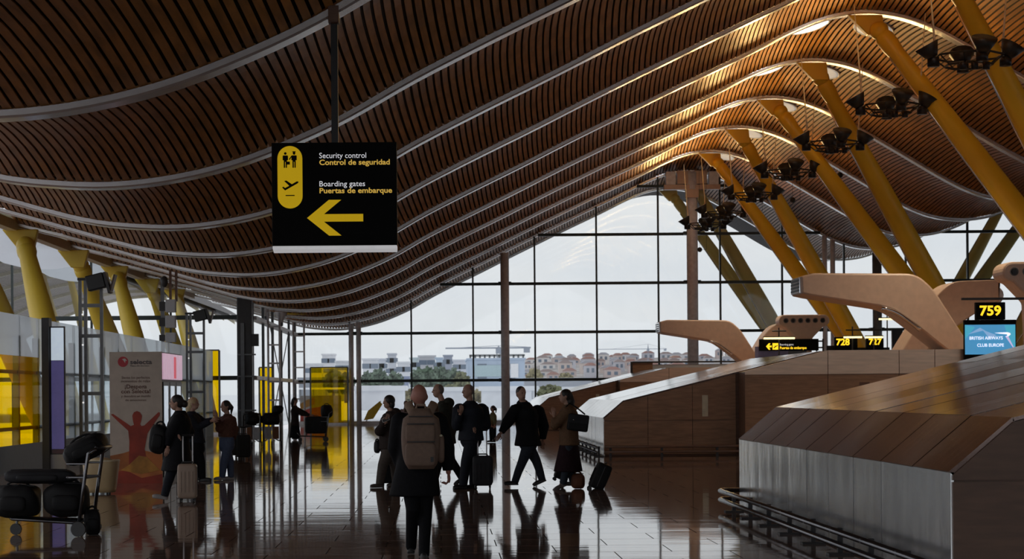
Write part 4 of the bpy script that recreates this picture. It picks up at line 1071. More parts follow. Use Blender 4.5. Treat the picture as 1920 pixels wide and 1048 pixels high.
def person(label, feet, face, J, top, legs, shoes, hair=None, skin=M_skin, head_dir=None, s=1., hem=None, flare=1.0, bulk=1.0, collar=True, hood=False, skirt=None, coat_sleeve=.06, group=None, curl=(.6, .6), glasses=False, leg_r=1.0):
    Y = feet[2] if len(feet) > 2 else YF(feet[0], feet[1])
    base = W(feet[0], feet[1], Y); base.z = 0
    t = thing('person', label, 'person', base, group)
    g = lambda k: W(J[k][0], J[k][1], Y) + Vector((0, J[k][2] if len(J[k]) > 2 else 0, 0))
    fa = math.radians(face); F = Vector((math.cos(fa), math.sin(fa), 0)); S = Vector((F.y, -F.x, 0))      # S = the person's right
    Zv = Vector((0, 0, 1))
    ha = math.radians(head_dir if head_dir is not None else face); HF = Vector((math.cos(ha), math.sin(ha), 0)); HS = Vector((HF.y, -HF.x, 0))
    neck = g('neck'); hip = g('hip'); head = g('head')
    sp = (neck - hip)
    sh = {'L': g('shL') if 'shL' in J else neck - S * .175 * s + Zv * -.06 * s, 'R': g('shR') if 'shR' in J else neck + S * .175 * s + Zv * -.06 * s}
    el = {k: g('el' + k) for k in 'LR'}; ha_ = {k: g('ha' + k) for k in 'LR'}
    hp = {'L': hip - S * .085 * s, 'R': hip + S * .085 * s}
    kn = {k: g('kn' + k) for k in 'LR'}; an = {k: g('an' + k) for k in 'LR'}
    # feet: direction
    fd = {k: Vector((math.cos(math.radians(J.get('foot' + k, face))), math.sin(math.radians(J.get('foot' + k, face))), 0)) for k in 'LR'}
    # ---------------- body, one continuous skin surface
    b = MB(); HR = Matrix((HS, HF, Zv)).transposed()
    b.ell(head + Zv * .02 * s, (.081 * s, .1 * s, .108 * s), 16, 12, HR)
    b.ell(head + HF * .03 * s - Zv * .055 * s, (.061 * s, .068 * s, .068 * s), 12, 8, HR)
    b.tube([head + HF * .095 * s + Zv * .015 * s, head + HF * .118 * s - Zv * .022 * s, head + HF * .09 * s - Zv * .03 * s], [.009 * s, .016 * s, .013 * s], 6, round_ends=True)
    for q in (-1, 1): b.ell(head + HS * q * .083 * s - HF * .005 * s - Zv * .005 * s, (.01 * s, .02 * s, .03 * s), 8, 6, HR)
    b.tube([head - Zv * .05 * s - HF * .015 * s, neck - Zv * .03 * s], [.052 * s, .06 * s], 12)
    def torso(k, m=b, lo=0.0, hi=1.0):
        prof = [(-.06, .13, .10), (.05, .16, .115), (.25, .145, .10), (.45, .14, .10), (.7, .165, .115), (.88, .165, .10), (.98, .09, .075)]
        m.rings([oval(hip + sp * u, S * (a_ * k) * s * bulk, F * (d_ * k) * s * bulk) for u, a_, d_ in prof])
    torso(.92)
    for k in 'LR':
        b.tube([sh[k], el[k], ha_[k]], [.05 * s, .042 * s, .028 * s], 10, round_ends=True)
        b.tube([hp[k], kn[k], an[k]], [.08 * s * leg_r, .055 * s * leg_r, .036 * s], 10, round_ends=True)
        b.ell(an[k] + fd[k] * .02 * s - Zv * .03 * s, (.05 * s, .03 * s, .025 * s), 10, 6, Matrix((fd[k], Vector((-fd[k].y, fd[k].x, 0)), Zv)).transposed())
    body = b.build('body', skin, t, smooth=True, fix=False); remesh(body, .011 * s, 3)
    fb = MB()
    for k, q in (('L', 1), ('R', -1)):
        d = (ha_[k] - el[k]).normalized()
        hand_shape(fb, ha_[k], d, (S if k == 'L' else -S), curl[0 if k == 'L' else 1], q, s)
    body['_f'] = 1; FINGERS[body.name] = (fb, wloc(t))
    for q in (-1, 1): 
        e = MB().ell(head + HF * .093 * s + HS * q * .032 * s + Zv * .012 * s, (.011 * s, .008 * s, .007 * s), 8, 6, HR).build('eye', M_eye, t, smooth=True)
    MB().ell(head + HF * .096 * s - Zv * .066 * s, (.022 * s, .008 * s, .006 * s), 8, 6, HR).build('mouth', M_lip, t, smooth=True)
    if glasses:
        gb = MB()
        for q in (-1, 1):
            c = head + HF * .1 * s + HS * q * .032 * s + Zv * .012 * s
            gb.tube([c + HS * .024 * s * math.cos(a_) + Zv * .019 * s * math.sin(a_) for a_ in [2 * math.pi * j / 12 for j in range(13)]], .0025, 5)
            gb.tube([c + HS * q * .024 * s, head + HS * q * .08 * s + Zv * .015 * s], .0025, 5)
        gb.build('glasses', M_chrome, t)
    # ---------------- trousers / skirt
    lg = MB()
    for k in 'LR':
        hem_p = an[k] - Zv * .035 * s
        lg.tube([hp[k] + Zv * .05, hp[k] * .5 + kn[k] * .5, kn[k], kn[k] * .5 + an[k] * .5, hem_p], [.11 * s * leg_r, .104 * s * leg_r, .084 * s * leg_r, .075 * s * leg_r, .066 * s * leg_r], 12, round_ends=False)
    lg.rings([oval(hip + sp * u, S * a_ * s * bulk, F * d_ * s * bulk) for u, a_, d_ in ((-.17, .12, .1), (-.05, .165, .125), (.08, .17, .125), (.3, .155, .112))])
    o = lg.build('trousers', legs, t, smooth=True, fix=False); remesh(o, .014 * s, 4)
    if skirt is not None:
        zb = W(J['hip'][0], skirt[0], Y).z; c0 = (an['L'] + an['R']) / 2
        sk = MB(); rg = []
        for u in range(6):
            q = u / 5; z = hip.z + .12 + (zb - hip.z - .12) * q
            c = (hip * (1 - q) + Vector((c0.x, c0.y, 0)) * q); c.z = z
            rg.append(oval(c, S * (.16 + (skirt[2] - .16) * q) * s, F * (.13 + (skirt[1] - .13) * q) * s, 22))
        sk.rings(rg); o = sk.build('skirt', skirt[3], t, smooth=True, fix=False); remesh(o, .016, 3)
    # ---------------- shoes
    for k in 'LR':
        fr = Matrix((fd[k], Vector((-fd[k].y, fd[k].x, 0)), Zv)).transposed()
        pit = math.radians(J.get('pitch' + k, 0)); fr = fr @ Matrix.Rotation(pit, 3, 'Y')
        sb = MB(); c = an[k] - Zv * (.035 * s)
        sb.ell(c + fr @ Vector((.085, 0, -.012)) * s, (.115 * s, .045 * s, .036 * s), 14, 8, fr)
        sb.ell(c + fr @ Vector((-.01, 0, .005)) * s, (.06 * s, .042 * s, .055 * s), 12, 8, fr)
        sb.cbox(c + fr @ Vector((.06, 0, -.042)) * s, (.25 * s, .08 * s, .02 * s), fr)
        o = sb.build('shoe', shoes, t, smooth=True, fix=False); remesh(o, .009, 3)
    # ---------------- coat or jacket
    cb = MB(); k = 1.14
    zh = W(J['hip'][0], hem, Y).z if hem else hip.z - .05
    prof = [(.3, .16, .125), (.5, .162, .13), (.72, .185, .14), (.88, .18, .118), (.985, .09, .085), (1.03, .075, .075)]
    rg = []
    c_low = hip.copy(); c_low.z = zh
    sw = Vector((J['hemc'][0] - J['hip'][0], 0, 0)) * (Y / FPX) if 'hemc' in J else Vector((0, 0, 0))
    c_low += sw
    for q in range(5):
        u = q / 5; c = c_low.lerp(hip + sp * .3, u)
        fl = 1 + (flare - 1) * (1 - u)
        rg.append(oval(c, S * .175 * fl * s * bulk, F * .14 * fl * s * bulk, 22))
    for u, a_, d_ in prof: rg.append(oval(hip + sp * u, S * a_ * k * s * bulk, F * d_ * k * s * bulk, 22))
    cb.rings(rg)
    for q in 'LR':
        wr = ha_[q] + (el[q] - ha_[q]).normalized() * .02
        cb.tube([sh[q], sh[q] * .5 + el[q] * .5, el[q], el[q] * .4 + wr * .6, wr], [.092 * s * bulk, .085 * s * bulk, .078 * s * bulk, .07 * s, coat_sleeve * s], 12, round_ends=False)
        cb.ell(sh[q] - Zv * .01, (.085 * s * bulk, .085 * s * bulk, .075 * s * bulk), 12, 8)
        cb.ell(el[q], (.078 * s * bulk,) * 3, 10, 6)
    if collar: cb.tube([neck - Zv * .06, neck + Zv * .01, neck + Zv * .055 * s], [.135 * s, .1 * s, .088 * s], 16)
    if hood: cb.ell(neck - HF * .09 * s + Zv * .015, (.145 * s, .11 * s, .1 * s), 14, 8, Matrix((S, F, Zv)).transposed())
    o = cb.build('coat', top, t, smooth=True, fix=False); remesh(o, .015 * s, 5)
    # ---------------- hair
    if hair:
        style, hm = hair; hb = MB()
        if style == 'crop':
            hb.ell(head + Zv * .035 * s - HF * .012 * s, (.086 * s, .101 * s, .1 * s), 16, 10, HR)
            hb.ell(head - HF * .05 * s - Zv * .01 * s, (.07 * s, .05 * s, .07 * s), 12, 8, HR)
        elif style == 'bob':
            hb.ell(head + Zv * .035 * s - HF * .015 * s, (.104 * s, .11 * s, .104 * s), 16, 10, HR)
            hb.ell(head - HF * .04 * s - Zv * .04 * s, (.1 * s, .075 * s, .1 * s), 14, 8, HR)
        elif style in ('long', 'tail', 'bun'):
            hb.ell(head + Zv * .033 * s - HF * .014 * s, (.092 * s, .106 * s, .1 * s), 16, 10, HR)
            hb.ell(head - HF * .045 * s - Zv * .01 * s, (.083 * s, .065 * s, .09 * s), 14, 8, HR)
            if style == 'long': hb.tube([head - HF * .06 * s + Zv * .03, head - HF * .085 * s - Zv * .1 * s, head - HF * .1 * s - Zv * .24 * s], [.07 * s, .085 * s, .05 * s], 12, flat=.8, round_ends=True)
            if style == 'tail': hb.tube([head - HF * .09 * s + Zv * .04, head - HF * .15 * s - Zv * .02, head - HF * .13 * s - Zv * .15], [.04 * s, .042 * s, .015 * s], 10, round_ends=True)
            if style == 'bun': hb.ell(head - HF * .13 * s - Zv * .02 * s, (.062 * s, .055 * s, .062 * s), 12, 8, HR)
        if style == 'stubble': 
            hb.ell(head + Zv * .022 * s - HF * .01 * s, (.082 * s, .097 * s, .104 * s), 16, 10, HR)
        o = hb.build('hair', hm, t, smooth=True, fix=False); remesh(o, .012 * s, 2)
    return t, dict(base=base, Y=Y, F=F, S=S, neck=neck, hip=hip, head=head, ha=ha_, an=an, sh=sh)
FINGERS = {}
C_navy = mat('coat_navy', (.018, .02, .027), .75, var=.15, scale=30, spec=.12)
C_black = mat('coat_black', (.010, .010, .012), .75, var=.15, scale=30, spec=.12)
C_olive = mat('coat_olive', (.030, .030, .024), .75, var=.15, scale=30, spec=.12)
C_dkbrn = mat('coat_dark_brown', (.035, .025, .022), .75, var=.15, scale=30, spec=.12)
C_tan = mat('coat_tan', (.14, .08, .045), .75, var=.15, scale=30, spec=.12)
C_grbl = mat('trousers_blue_grey', (.035, .042, .055), .75, var=.15, scale=30, spec=.12)
C_jean = mat('jeans', (.075, .095, .15), .75, var=.15, scale=30, spec=.12)
C_beig = mat('trousers_taupe', (.085, .07, .06), .75, var=.15, scale=30, spec=.12)
C_brown = mat('jacket_brown', (.10, .045, .03), .7, var=.2, scale=30, spec=.12)
C_maroon = mat('skirt_maroon', (.022, .010, .013), .75, var=.2, scale=30, spec=.12)
S_blk = mat('shoe_black', (.012, .012, .013), .45); S_tan = mat('shoe_taupe', (.09, .07, .06), .5); S_wht = mat('shoe_pale', (.3, .28, .27), .5)

# man with the backpack
P1, d1 = person('bald man in dark coat walking away with a brown backpack', (785, 1043), 90,
    dict(head=(786, 744), neck=(786, 772), hip=(782, 880), shL=(751, 785), shR=(822, 785), elL=(741, 840, .05), haL=(752, 878, .12), elR=(838, 842), haR=(841, 886),
         knL=(774, 955, -.04), anL=(770, 1025, .25), knR=(798, 958, .05), anR=(795, 1036, -.1), pitchL=0, pitchR=12, hemc=(777, 0)),
    C_black, C_black, S_blk, ('stubble', M_skin2), skin=M_skin2, hem=930, flare=1.42, bulk=1.08, curl=(.6, 1.25), leg_r=.86)
def worn_backpack(d, m, m2):
    Y0 = d['Y']; c = W(790, 822, Y0) + Vector((0, -.27, 0))
    t = thing('backpack', 'large brown backpack worn by the bald man walking away', 'backpack', c - Vector((0, 0, .3)))
    b = MB(); rings = []
    H = .61; z0 = c.z - .3
    for k in range(13):
        q = k / 12; z = z0 + H * q
        e = 1 - abs(2 * q - 1) ** 6
        w = (.165 + .035 * math.sin(math.pi * q) - (.05 if q > .88 else 0)) * (.78 + .22 * e); dp = (.13 - .03 * q) * (.6 + .4 * e)
        rings.append([Vector((c.x + w * math.copysign(abs(math.cos(a)) ** .55, math.cos(a)), c.y + dp * math.copysign(abs(math.sin(a)) ** .55, math.sin(a)), z)) for a in [2 * math.pi * j / 28 for j in range(28)]])
    b.rings(rings); b.build('body', m, t, smooth=True)
    yb = c.y - .115
    b = MB(); superell(b, (c.x - .005, yb, z0 + .15), (.155, .05, .12), .35, 24, 10); b.build('lower_pocket', m, t, smooth=True)
    b = MB(); superell(b, (c.x - .005, yb + .012, z0 + .36), (.15, .042, .09), .35, 24, 10); b.build('upper_pocket', m, t, smooth=True)
    for dz, hw in ((.275, .14), (.455, .135), (.53, .12)): MB().tube([(c.x - hw, yb - .03 + .012, z0 + dz), (c.x, yb - .042 + .012, z0 + dz), (c.x + hw, yb - .03 + .012, z0 + dz)], .006, 6).build('zip', M_dark, t)
    b = MB(); superell(b, (c.x + .2, c.y, z0 + .2), (.035, .07, .14), .5, 14, 8); b.build('side_pocket', m, t, smooth=True)
    MB().tube([(c.x - .05, c.y, z0 + H - .02), (c.x - .04, c.y, z0 + H + .035), (c.x + .04, c.y, z0 + H + .035), (c.x + .05, c.y, z0 + H - .02)], .012, 8).build('grab_loop', m2, t, smooth=True)
    for s in (-1, 1):
        MB().tube([(c.x + s * .075, c.y + .06, z0 + H - .06), (c.x + s * .125, c.y + .14, z0 + H + .03), (c.x + s * .135, c.y + .3, z0 + H + .05), (c.x + s * .14, c.y + .42, z0 + H - .02)], .045, 10, flat=.35).build('strap', m2, t, smooth=True)
    MB().cbox((c.x + .11, yb - .045, z0 + .1), (.03, .01, .05)).build('tag', M_black, t)
    MB().ell((c.x + .2, c.y - .075, z0 + .335), (.016, .01, .012), 8, 6).build('buckle', M_cream, t)
worn_backpack(d1, mat('backpack_brown', (.20, .13, .095), .7, var=.1, scale=25), mat('backpack_strap', (.30, .20, .14), .7, var=.1, scale=25))

# older woman looking at her phone
P2, d2 = person('older woman with short dark hair looking down at her phone', (716, 914), 205,
    dict(head=(729, 754), neck=(733, 776), hip=(728, 838), elL=(712, 808, -.18), haL=(723, 790, -.3), elR=(748, 812, .1), haR=(728, 796, -.22),
         knL=(718, 872, -.05), anL=(712, 905, -.1), knR=(740, 872, .1), anR=(742, 905, .25)),
    C_dkbrn, C_beig, S_tan, ('bob', M_hairk), s=.95, hem=842, flare=1.1, bulk=1.25, hood=True, leg_r=1.15)
c = W(724, 786, d2['Y']) + Vector((0, -.34, 0)); t = thing('phone', 'phone held by the older woman', 'phone', c); MB().cbox(c, (.13, .012, .07), Matrix.Rotation(-.4, 3, 'Y')).build('case', M_lgrey, t, bevel=.004); MB().cbox(c + Vector((0, -.008, 0)), (.115, .003, .058), Matrix.Rotation(-.4, 3, 'Y')).build('screen', M_black, t)
c = W(707, 838, d2['Y']) + Vector((0, .05, 0)); bag('handbag', 'dark handbag at the side of the older woman', c, (.05, .12, .11), .2, M_cloth_k, True, .02, seed=31, pocket=False)
p = W(729, 905, d2['Y'] + .35); p.z = 0
suitcase('small dark case half hidden behind the backpack man', p, .3, .2, .34, .1, M_cloth_k, 0, 0)

# man with glasses, striding left
P3, d3 = person('man with glasses and hooded dark jacket striding left', (845, 908), 182,
    dict(head=(822, 733), neck=(832, 757), hip=(835, 822), elL=(818, 796, -.15), haL=(812, 822, -.12), elR=(850, 797, .18), haR=(846, 826, .2),
         knL=(824, 862, -.05), anL=(815, 898, -.05), knR=(846, 864, .1), anR=(866, 893, .1), pitchR=35),
    C_olive, C_black, S_blk, ('stubble', M_hairg), hem=832, flare=1.15, bulk=1.25, hood=True, glasses=True)
# man with the dark upright case
P4, d4 = person('stout bald man in navy jacket holding an upright suitcase', (880, 916), 205,
    dict(head=(878, 734), neck=(882, 757), hip=(883, 826), shR=(903, 766, .1), shL=(862, 766, -.1), elL=(857, 796, -.12), haL=(863, 775, -.28), elR=(910, 796, .02), haR=(893, 803, -.2),
         knL=(874, 866, -.05), anL=(868, 907, -.05), knR=(890, 868, .1), anR=(888, 908, .15)),
    C_navy, C_navy, S_blk, ('stubble', M_hairg), hem=826, flare=1.12, bulk=1.4, leg_r=1.15)
p = W(905, 917, d4['Y'] - .25); p.z = 0
suitcase('dark upright case with long silver handle beside the stout man', p, .35, .23, .52, 0, M_cloth_d, 0, .5)
# young man striding
P5, d5 = person('young man in long dark parka striding left with arm out', (985, 913), 200,
    dict(head=(977, 738), neck=(985, 760), hip=(990, 830), shL=(969, 766, -.08), shR=(1008, 768, .08), elL=(950, 793, -.14), haL=(938, 812, -.2), elR=(1020, 800, .1), haR=(1018, 826, .1),
         knL=(979, 866, -.05), anL=(965, 900, -.05), knR=(1006, 864, .1), anR=(1017, 896, .12), pitchR=24, footL=185, footR=180),
    C_black, C_grbl, S_blk, ('crop', M_hairk), head_dir=300, hem=836, flare=1.3, bulk=1.3, collar=True, hood=True)
# woman with shoulder bag
P6, d6 = person('woman in tan coat and long dark skirt carrying a shoulder bag', (1060, 917), 180,
    dict(head=(1060, 743), neck=(1065, 764), hip=(1067, 828), elL=(1040, 796, -.15), haL=(1038, 780, -.16), elR=(1072, 800, .12), haR=(1046, 793, -.02),
         knL=(1064, 870, -.05), anL=(1055, 904, -.05), knR=(1066, 870, .05), anR=(1076, 902, .1), pitchL=25),
    C_tan, C_grbl, S_tan, ('long', M_hairk), s=.97, hem=835, flare=1.08, skirt=(884, .26, .22, C_maroon), bulk=1.2)
c = W(1082, 792, d6['Y']) + Vector((0, -.22, 0))
t = thing('shoulder_bag', 'square black shoulder bag hanging from the woman in tan coat', 'bag', c - Vector((0, 0, .17)))
Rb = Matrix.Rotation(.14, 3, 'Y')
MB().cbox(c, (.36, .11, .29), Rb).build('body', M_cloth_k, t, bevel=.03)
MB().cbox(c + Vector((0, -.06, .06)), (.34, .012, .14), Rb).build('flap', M_cloth_d, t, bevel=.005)
MB().tube([c + Vector((-.16, 0, .13)), c + Vector((-.2, .05, .27)), c + Vector((-.13, .12, .33)), c + Vector((-.02, .06, .26)), c + Vector((.12, 0, .14))], .014, 6).build('strap', M_cloth_k, t, smooth=True)
MB().ell(c + Vector((-.08, -.07, .05)), (.012, .006, .012), 8, 6).build('clasp', M_chrome, t)
p = W(1080, 908, d6['Y'] + .5); p.z = 0
bag('carry_bag', 'small rust-brown bag on the floor behind the walking woman', p + Vector((0, -.45, .135)), (.12, .1, .13), .1, mat('rust_fabric', (.16, .055, .025), .7), True, .04, seed=41)
p = W(1113, 914, d6['Y']); p.z = 0
suitcase('black tilted suitcase pulled behind the walking woman', p + Vector((.02, 0, 0)), .42, .26, .46, -math.pi / 2, M_cloth_k, -24, 0)
p = W(1034, 905, d5['Y'] + .6); p.z = 0
# trolley of the young man: slim handle leading back to a low case
suitcase('black case towed by the young man, mostly behind the skirt', p + Vector((.12, .2, 0)), .36, .22, .38, math.pi / 2, M_cloth_k, 24, .42)

# left group
P7, d7 = person('woman in long black coat walking left with a cream suitcase', (318, 940), 185,
    dict(head=(331, 755), neck=(338, 776), hip=(332, 848), elL=(322, 815, -.18), haL=(318, 838, -.2), elR=(353, 812, .12), haR=(342, 817, -.16),
         knL=(322, 885, -.05), anL=(309, 926, -.05), knR=(345, 888, .1), anR=(352, 926, .15), pitchL=-8),
    C_black, C_navy, S_wht, ('bun', M_hairk), s=.98, hem=882, flare=1.5, bulk=1.25)
c = W(299, 823, d7['Y']) + Vector((0, -.1, 0))
bag('shoulder_bag', 'round black bag on the hip of the woman with the cream suitcase', c, (.14, .14, .22), 0, M_cloth_k, True, .05, seed=51, ry=.15)
p = W(352, 943, d7['Y'] - .3); p.z = 0
suitcase('cream hard-shell suitcase with tall handle beside the woman in black', p, .3, .22, .54, 0, mat('suitcase_cream', (.34, .25, .19), .45, var=.05), 0, .5)
P8, d8 = person('blond woman in dark jacket reaching out to her right', (372, 902), 350,
    dict(head=(363, 757), neck=(359, 776), hip=(370, 838), elL=(382, 793, .12), haL=(400, 787, .05), elR=(374, 800, -.12), haR=(398, 789, -.16),
         knL=(370, 868, .05), anL=(366, 893, .08), knR=(378, 868, -.05), anR=(380, 894, -.05)),
    C_navy, C_black, S_blk, ('long', M_hairb), s=.97, hem=830, flare=1.05, bulk=1.15)
P9, d9 = person('woman in brown jacket and blue jeans facing the blond woman', (425, 900), 215,
    dict(head=(423, 762), neck=(427, 781), hip=(425, 836), elL=(413, 803, -.14), haL=(409, 782, -.24), elR=(440, 805, .05), haR=(436, 826, -.02),
         knL=(421, 866, -.05), anL=(417, 892, -.05), knR=(431, 866, .05), anR=(432, 892, .1)),
    C_brown, C_jean, S_wht, ('tail', M_hairk), s=.94, hem=818, flare=1.0, bulk=1.2)
P10, d10 = person('woman in dark dress pushing the cart before the yellow panel', (553, 825), 350,
    dict(head=(553, 751), neck=(553, 763), hip=(553, 790), elL=(565, 771, .08), haL=(577, 776, 0), elR=(567, 776, -.14), haR=(582, 778, -.16),
         knL=(552, 807, .05), anL=(550, 819, .08), knR=(556, 807, -.05), anR=(557, 819, -.05)),
    C_dkbrn, C_black, S_blk, ('long', M_hairk), s=.95, hem=798, flare=1.2, skirt=(821, .22, .2, C_black))
for i, (px, py, Y, lab, fc) in enumerate([(761, 757, 66, 'small distant child seen beside the bald head of the backpack man', 270), (924, 766, 66, 'small distant child in yellowish jacket right of the stout man', 200)]):
    k = FPX / Y; fy = VPY + CAMZ * k - (px - VPX) * ROLL; hgt = (fy - py) / k; u = lambda z: fy - z * k
    person(lab, (px, fy, Y), fc,
        dict(head=(px, py), neck=(px, u(hgt - .17)), hip=(px, u(hgt * .5)), elL=(px + 4, u(hgt * .62), -.1), haL=(px + 3, u(hgt * .52), -.2), elR=(px - 4, u(hgt * .62), -.1), haR=(px - 3, u(hgt * .52), -.2),
             knL=(px + 3, u(hgt * .27)), anL=(px + 3, u(.08)), knR=(px - 3, u(hgt * .27), .08), anR=(px - 3, u(.08), .1)),
        [mat('jacket_mauve', (.3, .22, .22), .7), mat('jacket_ochre', (.16, .14, .06), .7)][i], C_black, S_blk, ('tail', M_hairk), s=.8)

# bake the voxel-fused figures
dg = bpy.context.evaluated_depsgraph_get()
for o, vox, it in REMESH:
    r = o.modifiers.new('fuse', 'REMESH'); r.mode = 'VOXEL'; r.voxel_size = vox; r.use_smooth_shade = True
    sm = o.modifiers.new('soft', 'SMOOTH'); sm.factor = .5; sm.iterations = it
bpy.context.view_layer.update()
dg = bpy.context.evaluated_depsgraph_get()
for o, vox, it in REMESH:
    me = bpy.data.meshes.new_from_object(o.evaluated_get(dg)); m = o.data.materials[0]
    if o.name in FINGERS:
        fb, off = FINGERS[o.name]
        bm = bmesh.new(); bm.from_mesh(me)
        vs = [bm.verts.new(Vector(v) - off) for v in fb.v]
        for f in fb.f:
            try: bm.faces.new([vs[i] for i in f]).smooth = True
            except ValueError: pass
        bmesh.ops.recalc_face_normals(bm, faces=bm.faces); bm.to_mesh(me); bm.free()
    o.modifiers.clear(); o.data = me
    if '_f' in o: del o['_f']
    if not me.materials: me.materials.append(m)
# ================================================================ OUTDOORS
GZ0 = -.06
M_apron = mat('apron_concrete', (.86, .87, .90), .85, var=.06, scale=.03)
for nm, lo, hi in (('ground', (-900, 124, -.5), (1500, 4500, GZ0)), ('ground', (-400, -120, -.5), (-45, 124, GZ0)), ('ground', (62, -120, -.5), (500, 124, GZ0)), ('ground', (-45, -400, -.5), (62, -19, GZ0))):
    g = MB().box(lo, hi).build(nm, M_apron); g['kind'] = 'structure'; g['label'] = 'pale concrete apron outdoors'
# yellow/red kite-shaped banners outside
by = mat('banner_yellow', (.85, .55, .05), .6); br = mat('banner_red', (.75, .12, .1), .6); bw = mat('banner_white', (.85, .85, .85), .6)
t = thing('safety_banner', 'slanted yellow banner outdoors left of the older woman', 'banner', (W(690, 790, 112).x, 112, 0))
MB().prism([(W(x, y, 112).x, max(.02, W(x, y, 112).z)) for x, y in ((682, 788), (690, 770), (712, 752), (717, 758), (700, 785))], 112, 112.04).build('sheet', by, t)
MB().tube([(W(684, 786, 112).x, 112.1, 0), (W(714, 752, 112).x, 112.1, W(714, 752, 112).z)], .03, 6).build('pole', M_lgrey, t)
t = thing('graphic_hoarding', 'painted hoarding with red, orange and white swoosh outside the yellow panel', 'hoarding', (W(590, 780, 111).x, 111, 0))
a = W(563, 742, 111); b = W(640, 790, 111)
MB().box((a.x, 111, 0), (b.x, 111.1, a.z)).build('board', bw, t)
def HP(pts): return [(W(x, y, 111).x, max(.02, W(x, y, 111).z)) for x, y in pts]
flat([HP([(563, 757), (575, 750), (590, 745), (590, 758), (563, 768)])], mat('hoarding_orange', (.8, .42, .12), .6), t, 110.999, 'orange_swoosh', .01)
flat([HP([(563, 772), (580, 766), (616, 760), (612, 775), (600, 790), (563, 790)])], br, t, 110.98, 'red_swoosh', .01)
def bld(name, label, px0, px1, pyt, Y, col, dep=9, win=True, group=None, roof=None, cat='building'):
    a = W(px0, pyt, Y); b = W(px1, pyt, Y); x0, x1, zt = a.x, b.x, a.z
    t = thing(name, label, cat, ((x0 + x1) / 2, Y + dep / 2, GZ0), group)
    m = mat('facade_%d_%d_%d' % tuple(int(c * 100) for c in col), col, .8, var=.08, scale=.1)
    MB().box((x0, Y, GZ0), (x1, Y + dep, zt)).build('wall', m, t)
    MB().box((x0 - .3, Y - .3, zt), (x1 + .3, Y + dep, zt + .5)).build('roof', roof or m, t)
    if win:
        mw = mat('far_window', (.16, .2, .26), .3)
        n = max(2, int((x1 - x0) / 5.5)); fl = max(1, int((zt + 1) / 3.4))
        for j in range(fl):
            z = zt - 2.6 - j * 3.4
            if z < .6: break
            for i in range(n):
                x = x0 + (x1 - x0) * (i + .5) / n
                MB().box((x - 1.3, Y - .08, z), (x + 1.3, Y, z + 1.5)).build('window', mw, t)
    return t
B = [(572, 603, 684, 640, (.72, .73, .76), 'low pale block left of the yellow panel top'), (604, 627, 666, 675, (.74, .74, .77), 'tall white block behind the yellow panel'),
     (629, 655, 679, 650, (.7, .71, .74), 'pale block right behind the yellow panel'), (680, 708, 675, 600, (.68, .69, .73), 'long pale block right of the slim paired columns'),
     (709.5, 722, 675, 625, (.6, .63, .7), 'narrow bluish block next to the long pale block'), (727, 742, 665, 645, (.62, .64, .70), 'slim grey tower block above the older woman'),
     (745, 768, 681, 600, (.72, .73, .76), 'low white block behind the bald man'), (769, 784, 673, 630, (.58, .66, .68), 'greenish glass block beside the large grey block'),
     (785, 816, 669, 650, (.60, .60, .63), 'large plain grey block at the middle mullion'), (817, 830, 673, 625, (.5, .6, .72), 'light blue block next to the plain grey block'),
     (832, 848, 668, 670, (.33, .36, .44), 'dark slate gabled block'), (850, 874, 677, 640, (.68, .69, .75), 'pale long block between slate block and office block')]
for x0, x1, yt, Y, c_, l in B: bld('apartment_block', l, x0, x1, yt, Y, c_)
t = bld('office_block', 'wide office block with open frame on its roof behind the grey column', 877, 984, 675, 560, (.42, .5, .62), 40)
for i in range(12):
    x = W(882 + 9 * i, 670, 560).x; MB().box((x - .25, 560, W(880, 674, 560).z), (x + .25, 561, W(880, 666, 560).z)).build('roof_post', M_grey, t)
a = W(880, 666, 560); b = W(984, 666, 560); MB().box((a.x, 560, a.z - .4), (b.x, 561, a.z + .2)).build('roof_frame', M_grey, t)
a = W(890, 685, 559.9); b = W(940, 706, 559.9); MB().box((a.x, 559.7, b.z), (b.x, 559.9, a.z)).build('glass_front', mat('teal_glass', (.4, .52, .56), .3), t)
a = W(957, 682, 559.9); b = W(972, 708, 559.9); MB().box((a.x, 559.7, b.z), (b.x, 559.9, a.z)).build('white_bay', mat('white_bay', (.8, .8, .82), .7), t)
# hillside suburb, far away
ORDN = 'first second third fourth fifth sixth seventh eighth ninth tenth eleventh twelfth thirteenth fourteenth fifteenth sixteenth seventeenth eighteenth nineteenth twentieth twenty-first twenty-second twenty-third twenty-fourth twenty-fifth twenty-sixth twenty-seventh'.split()
HR = [(1750, 13.0), (1950, 19.0), (2150, 26.0), (2350, 33.0), (2550, 40.0), (3200, 54.0)]
def HZ(x, k): return GZ0 + max(0, k + 1.5 * math.sin(x * .02) + math.sin(x * .07 + 1)) * max(0, min(1, (x - 50) / 70))
hx = np.linspace(60, 1100, 50); hv = []; hf = []
for yy, k in HR:
    for x in hx: hv.append((x, yy, HZ(x, k)))
for j in range(len(HR) - 1):
    for i in range(49): a_ = j * 50 + i; hf.append((a_, a_ + 1, a_ + 51, a_ + 50))
h = MB().add(hv, hf).build('hillside', mat('hill_scrub', (.36, .33, .32), .95, var=.4, scale=.02), fix=False); h['kind'] = 'structure'
rr = random.Random(5)
facs = [(.66, .56, .52), (.58, .48, .46), (.74, .70, .69), (.56, .55, .6), (.66, .65, .68)]
roofs = [mat('roof_tile_red', (.42, .25, .22), .8), mat('roof_tile_brown', (.38, .30, .29), .8), mat('roof_grey', (.45, .45, .5), .8)]
